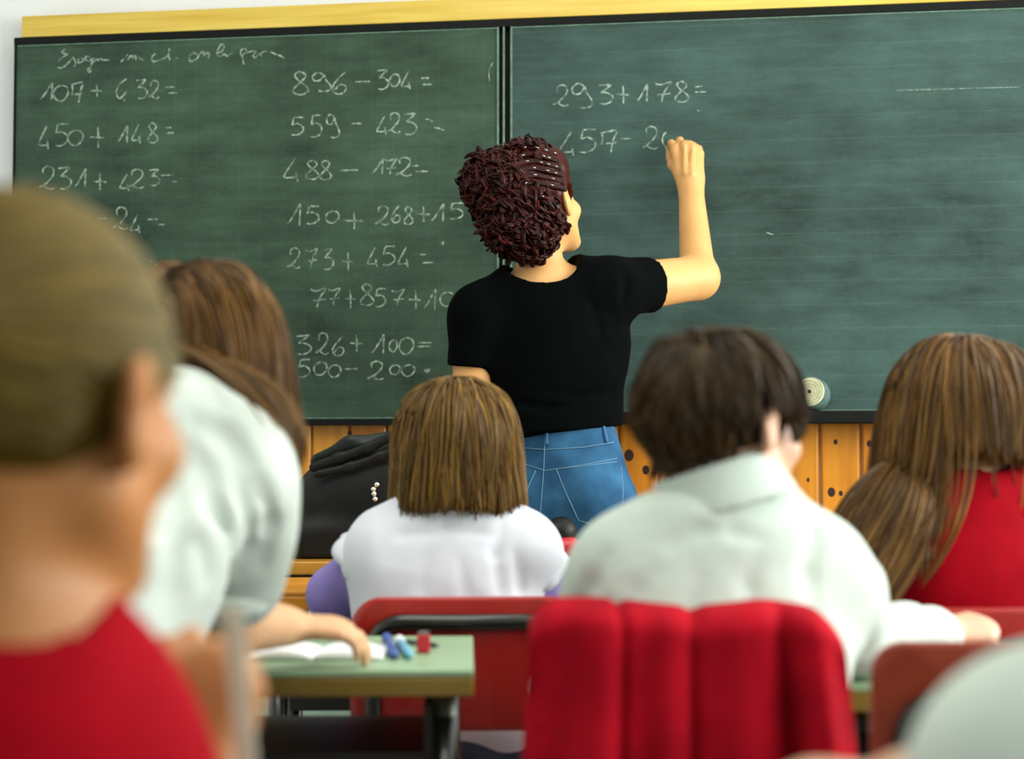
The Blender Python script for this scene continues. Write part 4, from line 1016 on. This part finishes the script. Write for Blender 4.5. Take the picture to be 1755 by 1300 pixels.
# ---------------------------------------------------------------- boy
def build_boy():
    fw = nrm(V3(-math.sin(R_(8)), math.cos(R_(8)), 0))
    hc = W(1242, 728, 1.87); fr = head_frame(52-CY, -6, 0); hs = .845
    neck = W(1240, 872, 1.85); sl = W(1088, 985, 1.84); sr = W(1385, 985, 1.88)
    el = W(1000, 1180, 1.92); er = W(1496, 1108, 2.02); wl = W(1060, 1170, 2.08); wr = W(1606, 1086, 2.20)
    chest = W(1225, 1080, 1.84); hip = W(1215, 1440, 1.82)
    P = Person('boy with short dark brown hair in a pale collared shirt, seen from behind', M['skin_b'], hc, fr, hs, neck, sl, sr, el, er, wl, wr, hip, chest, .125, .135,
               (nrm(RT*.6+FW*.8), UPV), (nrm(RT*.85+FW*.35+UPV*.06), nrm(UPV-FW*.45), -1, dict(curl=(.7, .6, .4), s=.86, spread=.05)), ground(hip), ra=(.032, .030, .024), neckr=.043, rs=.036)
    def boy_folds(S):
        S.torus(P.er+(P.wr-P.er)*.88, P.wr-P.er, .026, .012, 1.5)
        for pl, r in (([(1150, 930), (1200, 905), (1260, 912), (1310, 925)], .007), ([(980, 1060), (1010, 1000), (1035, 950)], .010), ([(1060, 1060), (1085, 1010), (1120, 975)], .009), ([(1400, 905), (1390, 980), (1405, 1060)], .010),
                      ([(1300, 1060), (1285, 1000), (1300, 950)], .008), ([(1180, 1040), (1200, 990)], .008), ([(1520, 1050), (1500, 1085), (1480, 1120)], .009), ([(1560, 1070), (1535, 1110)], .007)):
            crease(S, pl, 1.4, 2.4, r, .016, r*.75)
    o, S = shirt(P, 'shirt', M['mint_shirt'], .011, ((.056, .054, .036), (.062, .050, .035)), .011, 15, 6, .058, flat=.66,
                 extra=boy_folds)
    T = SDF(); ax = nrm(at(hc, fr, hs, 0, -.022, -.055)-neck); T.cone(neck-ax*.004, neck+ax*.050, .083, .062, .01, cap=True); T.cone(neck-ax*.03, neck+ax*.10, .056, .056, .006, op='s')
    lat_ = nrm(P.sr-P.sl); T.cut(neck+ax*.040, nrm(ax+FW*.55+RT*.28))
    T.cut(neck-ax*.002, -ax)
    P.part(T, 'collar', M['mint_shirt'], .004, 2)
    seated_legs(P, M['grey_trousers'], .39, fw, .36)
    cap(P, M['scalp'], [(at(hc, fr, hs, 0, .055, .02), fr[1]-fr[2]*.3), (at(hc, fr, hs, 0, 0, -.055), -fr[2]-fr[1]*.3)], .006, 'hair_base')
    C = P.S
    def reg(r_, f_, u_):
        if u_ > .45: return f_ < .9
        if f_ > .62+.3*u_: return False
        if r_ > .5 and -.30 < f_ < .30 and u_ < .16: return False
        lo = -.97 if f_ < -.2 else (-.20 if f_ < .12 else -.16)
        return u_ > lo
    C2 = SDF(); C2.P = list(C.P)
    def pull(p, l):
        g = np.zeros_like(p); g[:, 2] = -1; q = (hc-fr[1]*.03)[None]-p; q[:, 2] = 0; q /= np.maximum(np.linalg.norm(q, axis=1), 1e-6)[:, None]
        g += q*1.25*np.clip((hc[2]+.02-p[:, 2])*20, 0, 1)[:, None]; g += fr[1]*.25*(l[:, 1] > -.1)[:, None]; return g/np.linalg.norm(g, axis=1)[:, None]
    hair('hair', M['hair_boy'], P.o, P.origin, hc, fr, hs, C2, 5200, reg, from_crown((.15, -.55, .83)),
         lambda l, r: (.05+.045*np.clip(l[:, 2], 0, 1)+.01*np.clip(l[:, 1], 0, 1))*np.where(l[:, 2] < -.35, .4, 1)*np.where(l[:, 1] > .1, .6, 1)*np.where((l[:, 0] > .45) & (l[:, 1] > -.35) & (l[:, 1] < .3) & (l[:, 2] < .5), .5, 1)*r.uniform(.85, 1.1, len(l)), 12, .82, (0, 0, -1), (.003, .007), .0011, 260, .45, None, (.0015, 3), 21, pull=pull)
build_boy()

# ---------------------------------------------------------------- long-haired girl in red
def build_red_girl():
    fw = nrm(V3(math.sin(R_(2)), math.cos(R_(2)), 0))
    hc = W(1650, 712, 2.52); fr = head_frame(34-CY, -4, 3); hs = .96
    neck = W(1650, 838, 2.49); sl = W(1535, 905, 2.44); sr = W(1800, 905, 2.54)
    el = W(1500, 1050, 2.5); er = W(1850, 1050, 2.6); wl = W(1580, 1080, 2.68); wr = W(1800, 1060, 2.75)
    chest = W(1665, 980, 2.48); hip = W(1672, 1235, 2.46)
    P = Person('girl with long brown hair down her back in a red sweater, at the right', M['skin_k'], hc, fr, hs, neck, sl, sr, el, er, wl, wr, hip, chest, .13, .135,
               (nrm(RT*.4+FW*.9), UPV), (nrm(-RT*.4+FW*.9), UPV), ground(hip), neckr=.044, rs=.046)
    o, S = shirt(P, 'sweater', M['red_cloth'], .014, ((.056, .05, .036), (.056, .05, .036)), .004, 22, 14, .060)
    T = SDF(); T.torus(neck+V3(0, 0, .01), nrm(V3(0, -.2, 1)), .057, .009, 1.6); P.part(T, 'sweater_collar', M['red_cloth'], .005)
    seated_legs(P, M['grey_trousers'], .37, fw, .34)
    cap(P, M['scalp'], [(at(hc, fr, hs, 0, .055, .02), fr[1]-fr[2]*.3), (at(hc, fr, hs, 0, 0, -.06), -fr[2])], .006, 'hair_base')
    C2 = SDF(); C2.P = list(P.S.P[:15]); add_torso(C2, hip, chest, neck, sl, sr, P.wh, P.wc, .01, .6, P.rs*.7)
    def pull(p, l):
        g = np.zeros_like(p); g[:, 2] = -1
        w = np.clip((hc[2]-.02-p[:, 2])*5, 0, 1)*(l[:, 0] < .15)
        wf = ((l[:, 1] > -.05)*np.clip((p[:, 2]-hc[2]+.10)*12, 0, 1)*np.clip((.066-np.abs((p-hc)@fr[0]))*50, 0, 1)*(((p-hc)@fr[1]) > 0))[:, None]
        g += wf*(fr[0][None]*np.where(l[:, 0] > 0, 1, -1)[:, None]*.8-fr[1][None]*.55)
        g += (-RT*.95-FW*.2)[None]*w[:, None]
        return g/np.linalg.norm(g, axis=1)[:, None]
    hair('hair', M['hair_long'], P.o, P.origin, hc, fr, hs, C2, 4200, scalp_region(.5, -.5), from_crown((.05, .1, .95)),
         lambda l, r: np.where(l[:, 0] < .15, r.uniform(.36, .44, len(l)), .26), 26, .78, (0, 0, -1), (.006, .030), .0012, 190, .6, lambda p, l: np.where(l[:, 0] > .15, .872+.02*np.abs(l[:, 1]), -1), (.004, 5), 31, pull=pull)
build_red_girl()

# ---------------------------------------------------------------- girl in the white blouse leaning over the desk
def build_blouse_girl():
    hc = W(328, 622, 2.0); fr = head_frame(12-CY, -38, 6); hs = .93
    neck = W(315, 735, 1.87); sl = W(140, 825, 1.85); sr = W(375, 800, 1.86)
    el = W(110, 1050, 1.9); er = W(392, 1068, 1.93); wl = W(240, 1100, 2.12); wr = W(488, 1072, 2.10)
    chest = W(180, 900, 1.80); hip = W(80, 1230, 1.70)
    P = Person('girl with straight brown hair in a white puff-sleeved blouse, leaning over the green desk', M['skin_k'], hc, fr, hs, neck, sl, sr, el, er, wl, wr, hip, chest, .11, .10,
               (nrm(RT*.7+FW*.6), UPV), (nrm(RT*.92+FW*.4-UPV*.10), nrm(UPV-FW*.2), -1, dict(curl=(.35, .5, .4), s=.85, spread=.04)), ground(hip), ra=(.042, .036, .025), neckr=.043, rs=.046, h=.0055)
    S = SDF(); lat = nrm(sr-sl); n = nrm(np.cross(lat, nrm(neck-hip)))
    S.cone(hip, chest, .135, .120, .05, n=n, f=.75); S.cone(chest, chest+(neck-chest)*.6, .120, .095, .05, n=n, f=.7)
    for q in (sl, sr): S.cone(neck+(chest-neck)*.15, q, .056, .058, .05); S.cone(chest+(q-chest)*.3, q, .08, .058, .04, n=n, f=.8)
    pm = W(392, 905, 1.88); pe = W(388, 1028, 1.906)
    S.chain([sr, W(392, 850, 1.86), pm, W(398, 985, 1.90)], (.054, .060, .062, .052), .03); S.cone(W(394, 970, 1.90), W(391, 1005, 1.903), .050, .046, .008, cap=True)
    S.chain([sl, W(130, 900, 1.86)], (.058, .064), .03); S.cone(W(130, 900, 1.86), W(115, 1050, 1.9), .064, .055, .03, cap=True)
    nt = at(hc, fr, hs, 0, -.022, -.055); ax = nrm(nt-neck); S.cone(neck-ax*.004, neck+ax*.12, .054, .085, .008, op='s')
    S.post.append(wrinkle(.016, 17, 12, (1, 1, .3)))
    for pl, r in (([(325, 760), (312, 840), (306, 920), (310, 990)], .022), ([(400, 770), (425, 860), (430, 950), (415, 985)], .009), ([(360, 800), (375, 880), (385, 980)], .009), ([(450, 830), (465, 900), (450, 970)], .008), ([(345, 930), (365, 985)], .008),
                  ([(270, 800), (255, 880), (248, 980)], .016), ([(220, 850), (215, 950), (225, 1040)], .012), ([(340, 720), (390, 740), (430, 790)], .006)):
        crease(S, pl, 1.4, 2.3, r, .020, r*.6)
    bl = P.part(S, 'blouse', M['blouse'], .006, 1)
    for a, b_ in ((W(390, 992, 1.90), pe), (W(118, 1030, 1.895), W(114, 1056, 1.9))):
        T = SDF(); u = nrm(b_-a); T.cone(a, b_, .056, .057, .004, cap=True); T.cut(a, -u); T.cone(a-u*.02, b_+u*.05, .045, .045, .004, op='s'); P.part(T, 'cuff', M['blouse'], .005, 2)
    lat0 = nrm(V3(math.cos(R_(8)), math.sin(R_(8)), 0)); hl = hip-lat0*.08; hr = hip+lat0*.08
    hl[2] = hr[2] = .56; fw = V3(-lat0[1], lat0[0], 0)
    legs(P, hl, hr, hl+V3(0, 0, -.27)+fw*.03, hr+V3(0, 0, -.27)+fw*.05, V3(hl[0], hl[1], .075), V3(hr[0], hr[1], .075), M['grey_trousers'], pel=V3(hip[0], hip[1], .64))
    cap(P, M['scalp'], [(at(hc, fr, hs, 0, .055, .02), fr[1]-fr[2]*.3), (at(hc, fr, hs, 0, 0, -.055), -fr[2])], .006, 'hair_base')
    C2 = SDF(); C2.P = list(P.S.P[:15]); add_torso(C2, hip, chest, neck, sl, sr, P.wh, P.wc, .02, .66, P.rs); C2.cone(sr, pm, .07, .075, .03)
    def pull(p, l):
        g = np.zeros_like(p); g[:, 2] = -1; g += FW*.12*np.clip((hc[2]+.05-p[:, 2])*8, 0, 1)[:, None]; g += RT*np.where(l[:, 0] > -.12, .06, -.06)[:, None]
        return g/np.linalg.norm(g, axis=1)[:, None]
    def d0(l):
        s = np.where(l[:, 0] > -.12, 1.0, -1.0); return np.stack([s, .55*np.ones(len(l)), -.10*np.ones(len(l))], 1)
    hair('hair', M['hair_blouse'], P.o, P.origin, hc, fr, hs, C2, 4200, scalp_region(.5, -.6), d0,
         lambda l, r: r.uniform(.19, .26, len(l)), 24, .76, (0, 0, -1), (.006, .026), .0013, 170, .6, None, (.003, 4), 41, pull=pull)
build_blouse_girl()

# ---------------------------------------------------------------- nearest girl, red sweater, hair tied back
def build_front_girl():
    hc = W(38, 692, .95); fr = head_frame(25-CY, -3, 2); hs = .95
    neck = W(-5, 1140, .93); sl = W(-310, 1390, .90); sr = W(105, 1395, .97)
    el = W(-420, 1800, .98); er = W(335, 1690, 1.04); wl = W(-150, 1700, 1.18); wr = W(345, 1352, 1.11)
    chest = W(-60, 1520, .93); hip = W(-120, 2150, .93)
    P = Person('nearest blurred girl in a red sweater, light hair tied back, at the left edge', M['skin_f'], hc, fr, hs, neck, sl, sr, el, er, wl, wr, hip, chest, .13, .135,
               (nrm(RT*.6+FW*.8), UPV), (nrm(UPV+RT*.12), nrm(-FW+RT*.5), -1, dict(curl=(1.0, 1.2, .7), s=.92, spread=.02)), ground(hip), ra=(.040, .034, .028), neckr=.040, rs=.042)
    o, S = shirt(P, 'sweater', M['red_cloth'], .010, ((.052, .05, .036), (.050, .046)), .003, 22, 24, .050)
    T = SDF(); ax = nrm(at(hc, fr, hs, 0, -.022, -.055)-neck); T.torus(neck+ax*.006, ax, .054, .006, 1.5); P.part(T, 'collar', M['felt'], .005)
    fw = V3(-math.sin(R_(8)), math.cos(R_(8)), 0); seated_legs(P, M['grey_trousers'], .37, fw, .34)
    cap(P, M['scalp_fair'], [(at(hc, fr, hs, 0, .062, .02), fr[1]-fr[2]*.35), (at(hc, fr, hs, 0, 0, -.06), -fr[2]-fr[1]*.25)], .004, 'hair_base', h=.0045)
    C2 = SDF(); C2.P = list(P.S.P[:15])
    pony = at(hc, fr, hs, 0, -.112, .03)
    def pull(p, l):
        g = pony-p; return g/np.maximum(np.linalg.norm(g, axis=1), 1e-6)[:, None]
    def reg(r_, f_, u_):
        if u_ > .5: return f_ < .97
        if f_ > .92+.3*u_: return False
        return u_ > (-.55 if f_ < -.15 else (-.08 if f_ < .25 else -.05))
    def ln(l, r):
        d = np.linalg.norm(l-np.array([0, -1, .05]), axis=1); return np.clip(d*.105, .02, .22)
    hair('hair', M['hair_front'], P.o, P.origin, hc, fr, hs, C2, 4200, reg, from_crown((0, .95, .5)), ln, 16, .45, (0, 0, -1), (.003, .009), .0011, 0, 0, None, (0, 1), 51, pull=pull)
    r = np.random.default_rng(3); n = 700; T_ = np.linspace(0, 1, 18); Q = np.zeros((n, 18, 3))
    back = -fr[1]
    for i in range(n):
        o_ = r.normal(size=3)*.008; L = r.uniform(.2, .28)
        Q[i] = pony+np.outer(np.sin(T_*1.6)*.055, back)+np.outer(-T_**1.4*L, V3(0, 0, 1))+o_*(1+1.2*np.sin(T_*2.6))[:, None]
    strands('ponytail', Q, np.full((n, 18), .0011), M['hair_front'], P.o, P.origin, 3)
    T = SDF(); T.torus(pony+back*.012, back, .016, .006, 1.4); P.part(T, 'hair_tie', M['red_plastic'], .003)
    a = W(424, 1330, 1.09); b_ = W(402, 1092, 1.09); u = nrm(b_-a); x_ = nrm(np.cross(u, FW)); y_ = np.cross(x_, u)
    rl = MB().box((a+b_)/2, (.0065, .0016, np.linalg.norm(b_-a)/2+.02), np.stack([x_, y_, u], 1)).build('ruler', M['ruler'], None, origin=(a+b_)/2, bevel=.0008)
    tag(rl, 'pale upright ruler in the nearest girl\'s raised hand', 'ruler')
build_front_girl()

# ---------------------------------------------------------------- pupil at the bottom right corner
def build_corner_child():
    hc = W(2120, 900, .93); fr = head_frame(0, -10, 0); hs = .93
    neck = W(2130, 1285, .91); sl = W(1795, 1350, .90); sr = W(2330, 1300, .92)
    el = W(1810, 1720, .93); er = W(2400, 1750, .98); wl = W(1575, 1356, 1.0); wr = W(2150, 1650, 1.15)
    chest = W(2110, 1580, .91); hip = W(2050, 2180, .9)
    P = Person('blurred pupil in a pale green shirt cut off by the bottom right corner', M['skin_b'], hc, fr, hs, neck, sl, sr, el, er, wl, wr, hip, chest, .125, .135,
               (nrm(-RT*.9+FW*.4), UPV, 1, dict(s=.8, curl=(.8, .9, .6))), (nrm(-RT*.4+FW), UPV), ground(hip), neckr=.044, rs=.044)
    shirt(P, 'shirt', M['mint_shirt'], .012, ((.052, .048, .034), (.052, .048, .034)), .004, 22, 34, .058)
    seated_legs(P, M['grey_trousers'], .37, V3(-math.sin(R_(8)), math.cos(R_(8)), 0), .34)
    cap(P, M['hair_boy'], [(at(hc, fr, hs, 0, .055, .02), fr[1]-fr[2]*.3), (at(hc, fr, hs, 0, 0, -.05), -fr[2])], .012, 'hair')
build_corner_child()

# ================================================================== SMALL THINGS
# cardigan hung over the back of the boy's chair
def build_cardigan():
    q = W(1165, 1052, 1.74); rz = R_(8); X = V3(math.cos(rz), math.sin(rz), 0); Y = V3(-math.sin(rz), math.cos(rz), 0); zt_ = q[2]
    nu, nv = 90, 46; V = []; F = []
    wt = .150; 
    for i in range(nu+1):
        u = i/nu
        for j in range(nv+1):
            v = -0.30+1.30*j/nv         # negative: front side of the backrest, 0: over the top edge
            s = 2*u-1
            half = wt+ (.028*max(0, v)**.8)*(1 if s > 0 else .55)
            x = s*half+.002
            edge = max(0, abs(s)-.80)/.2
            ridge = lambda c, w: math.exp(-((u-c)/w)**2)
            saw = .010*(1/(1+math.exp(-(u-.285)*90)))*-1+.008*(1/(1+math.exp(-(u-.50)*80)))*-1
            fold = .010*ridge(.24, .07)+.009*ridge(.44, .05)+.006*ridge(.66, .09)-.020*ridge(.80, .035)+.012*ridge(.90, .05)-.010*ridge(.30, .018)-.009*ridge(.515, .018)-.008*ridge(.10, .04)
            fold *= .6+1.5*max(0, min(1, v*1.4))
            drop = .004*math.sin(u*9)-.006*ridge(.285, .02)-.005*ridge(.53, .03)-.012*max(0, (u-.74)/.26)-.020*edge**2
            if v < 0:
                y = .028; z = zt_+.006+v*.55*.3+drop
            else:
                a = min(1, v/.06)*math.pi/2
                y = .034-.092*math.sin(a)-fold-.02*v; z = zt_+.014+drop-(v*.30 if v > 0 else 0)+.004*math.cos(a)
                y += .03*edge*min(1, v*4)*(.5 if s > 0 else 1)
            y += .0025*math.sin(u*31+v*7)*max(0, v)
            V.append(q*V3(1, 1, 0)+X*x+Y*y+V3(0, 0, z))
    for i in range(nu):
        for j in range(nv): b_ = i*(nv+1)+j; F.append((b_, b_+1, b_+nv+2, b_+nv+1))
    o0 = q.copy()
    mt, nt, bs = nodes('red_rib_knit'); noise_col(nt, bs, lin('8e0216'), lin('a6081d'), 18)
    bs.inputs['Roughness'].default_value = .9; bs.inputs['Specular IOR Level'].default_value = .1; bs.inputs['Sheen Weight'].default_value = .0
    tc = N(nt, 'ShaderNodeTexCoord'); wv = N(nt, 'ShaderNodeTexWave', bands_direction='Z'); wv.inputs['Scale'].default_value = 75; wv.inputs['Distortion'].default_value = 1.5
    nt.links.new(tc.outputs['Object'], wv.inputs['Vector']); bump(nt, bs, wv.outputs['Fac'], .45, .002)
    c = mesh_obj('cardigan', V, F, mt, None, True, o0); mod(c, 'SOLIDIFY', thickness=.006, offset=0); mod(c, 'SUBSURF', levels=1, render_levels=1)
    tag(c, 'red knitted cardigan draped in folds over the chair behind the boy', 'cardigan')
build_cardigan()

# black bag on the teacher's desk
def build_bag():
    d = 3.58; B = [RT*.97, V3(*nrm(V3(FW[0], FW[1], 0))), V3(0, 0, 1)]
    c = W(610, 880, d); zb_ = zT
    S = SDF(); w = lambda x, y, dd=0: W(x, y, d+dd)
    S.cone(w(535, 925), w(680, 915), .06, .075, .05, n=B[1], f=.9); S.cone(w(560, 860), w(680, 850), .07, .085, .05, n=B[1], f=.8)
    S.cone(w(600, 805), w(690, 790), .045, .055, .06, n=B[1], f=.8); S.cone(w(525, 900), w(560, 840), .030, .03, .04); S.box(w(610, 930), (.125, .07, .04), .02, .03, B)
    S.cut((0, 0, zb_+.001), (0, 0, -1)); S.post.append(wrinkle(.008, 30, 77, (1, 1, 1.6)))
    org = V3(c[0], c[1], zb_)
    o = sdf_obj(S, 'handbag', M['bag'], None, .006, org); tag(o, 'slouching black leather bag standing on the teacher\'s desk', 'bag')
    T = SDF(); T.cone(w(548, 790, -.02), w(605, 772, -.02), .018, .030, .02, n=nrm(B[1]+B[2]*.5), f=.5); T.cone(w(605, 772, -.02), w(665, 752, 0), .030, .018, .02, n=nrm(B[1]+B[2]*.5), f=.5)
    T.post.append(wrinkle(.003, 40, 5)); sdf_obj(T, 'bag_flap', M['bag_sheen'], o, .005, org)
    def strap(pl, r, dd):
        T = SDF(); T.chain([w(*p, dd) for p in pl], [r]*len(pl), .01, n=B[1], f=.5); sdf_obj(T, 'bag_strap', M['bag'], o, .004, org)
    strap([(538, 800), (580, 785), (630, 768), (690, 738)], .011, -.05); strap([(545, 812), (600, 800), (650, 782), (700, 760)], .009, -.065)
    for k, (x, y) in enumerate(((646, 830), (640, 838), (641, 846), (643, 855))):
        T = SDF(); p = w(x, y, -.105); T.ell(p, np.full(3, .0058), .002); sdf_obj(T, 'metal_charm', M['chrome'], o, .0022, org)
build_bag()

def blob(name, label, cat, cones, mat, h=.004, flat=None):
    S = SDF()
    for a, b_, ra, rb in cones: S.cone(a, b_, ra, rb, .012, **(flat or {}))
    lo = min(min(a[2]-ra, b_[2]-rb) for a, b_, ra, rb in cones); a = cones[0][0]
    o = sdf_obj(S, name, mat, None, h, V3(a[0], a[1], lo)); return tag(o, label, cat)
zo = lambda px, d, z: V3(*(W(px, 900, d)[:2]), z)
blob('pouch', 'small rounded black pouch on the teacher\'s desk in front of the jeans', 'pouch', [(zo(934, 3.6, zT+.036), zo(962, 3.6, zT+.05), .034, .030), (zo(962, 3.6, zT+.052), zo(966, 3.6, zT+.024), .028, .022)], M['bag'])
blob('pencil_case', 'small red pencil case peeking out beside the smock girl\'s shoulder', 'pencil case', [(zo(940, 3.46, zT+.022), zo(978, 3.46, zT+.026), .020, .021)], M['red_plastic'])

def slab(name, label, cat, c, hx, hy, hz, rz, mat, bevel=.001):
    Mx = np.array([[math.cos(rz), -math.sin(rz), 0], [math.sin(rz), math.cos(rz), 0], [0, 0, 1]])
    o = MB().box(c, (hx, hy, hz), Mx).build(name, mat, None, origin=np.asarray(c), bevel=bevel); return tag(o, label, cat)
def ondesk(px, py, z):   # point on a horizontal plane
    r = W(px, py, 1.0)-CAM; return CAM+r*((z-CAM[2])/r[2])
# open notebook: two gently arched leaves
def notebook(label, c, rz, w, h_):
    X = V3(math.cos(rz), math.sin(rz), 0); Y = V3(-math.sin(rz), math.cos(rz), 0)
    root = empty('notebook', c, label, 'notebook', rz)
    for q in (-1, 1):
        V = []; n = 10
        for i in range(n+1):
            t = i/n
            for s in (-1, 1):
                for zz in (0, 1): V.append((q*t*w, s*h_/2, .0012+(.009*math.sin(min(1, t*1.15)*math.pi*.9)*(1-t*.3)+.003)*zz))
        F = []
        for i in range(n):
            a = i*4; F += [(a+1, a+3, a+7, a+5), (a, a+4, a+6, a+2), (a, a+1, a+5, a+4), (a+2, a+6, a+7, a+3)]
        F += [(0, 2, 3, 1), (n*4, n*4+1, n*4+3, n*4+2)]
        mesh_obj('page_block', V, F, M['paper'], root, True)
    return root
p = ondesk(545, 1122, DZ); notebook('open white notebook under the blouse girl\'s hand on the green desk', V3(p[0], p[1], DZ), RZ, .088, .14)
p = ondesk(265, 1116, DZ); slab('paper_sheet', 'white sheet at the left of the green desk, beside the blouse girl\'s forearm', 'paper', V3(p[0], p[1], DZ+.0016), .05, .06, .0012, RZ, M['paper'], 0)
p = ondesk(1425, 1140, DZ); slab('paper_sheet', 'white sheet on the desk just right of the red cardigan', 'paper', V3(p[0], p[1], DZ+.0016), .06, .11, .0012, RZ-.2, M['paper'], 0)
def pen(label, name, a, b_, r, mat, capm=None):
    a = ondesk(*a, DZ+r+.001); b_ = ondesk(*b_, DZ+r+.001); u = nrm(b_-a)
    o = MB().tube([a, a+u*.004, b_-u*.012, b_], [r*.7, r, r, r*.3], 10).build(name, mat, None, True, origin=a)
    if capm: MB().tube([a-u*.001, a+u*.035], [r*1.15, r*1.2], 10).build('pen_cap', capm, o, True, origin=a)
    return tag(o, label, 'pen')
pen('blue pen beside the notebook on the green desk', 'pen', (662, 1092), (676, 1122), .006, M['blue_plastic'], M['blue_plastic'])
pen('light blue pen lying next to the blue pen on the green desk', 'pen', (684, 1096), (702, 1122), .006, M['cyan_plastic'], M['paper'])
pen('thin dark pencil lying behind the red sharpener on the green desk', 'pencil', (690, 1098), (752, 1106), .0035, M['dark_metal'])
p = ondesk(726, 1118, DZ); sh = slab('sharpener', 'small red sharpener on the green desk', 'sharpener', V3(p[0], p[1], DZ+.0125), .0085, .014, .0115, RZ, M['red_plastic'], .002)
MB().box(p*V3(1, 1, 0)+V3(0, 0, DZ+.026), (.006, .011, .0012)).build('blade', M['steel'], sh, origin=V3(p[0], p[1], DZ+.0125))
# open book propped on the long-haired girl's desk
bc = W(1470, 960, 2.86); bz = .645
rt_ = empty('book', V3(bc[0], bc[1], bz), 'open white book standing on the desk before the long-haired girl', 'book', R_(2))
for q in (-1, 1):
    V = [];
    for i in range(9):
        t = i/8
        for z in (0.0, .135): 
            for th in (0, .004): V.append((q*t*.10, .03-.02*math.sin(t*2.6)-th+.02*(z/.135), .001+z+.012*t*t*(z > 0)))
    F = []
    for i in range(8):
        a = i*4; F += [(a, a+4, a+6, a+2), (a+1, a+3, a+7, a+5), (a+2, a+6, a+7, a+3), (a, a+1, a+5, a+4)]
    mesh_obj('page_block', V, F, M['paper'], rt_, True)
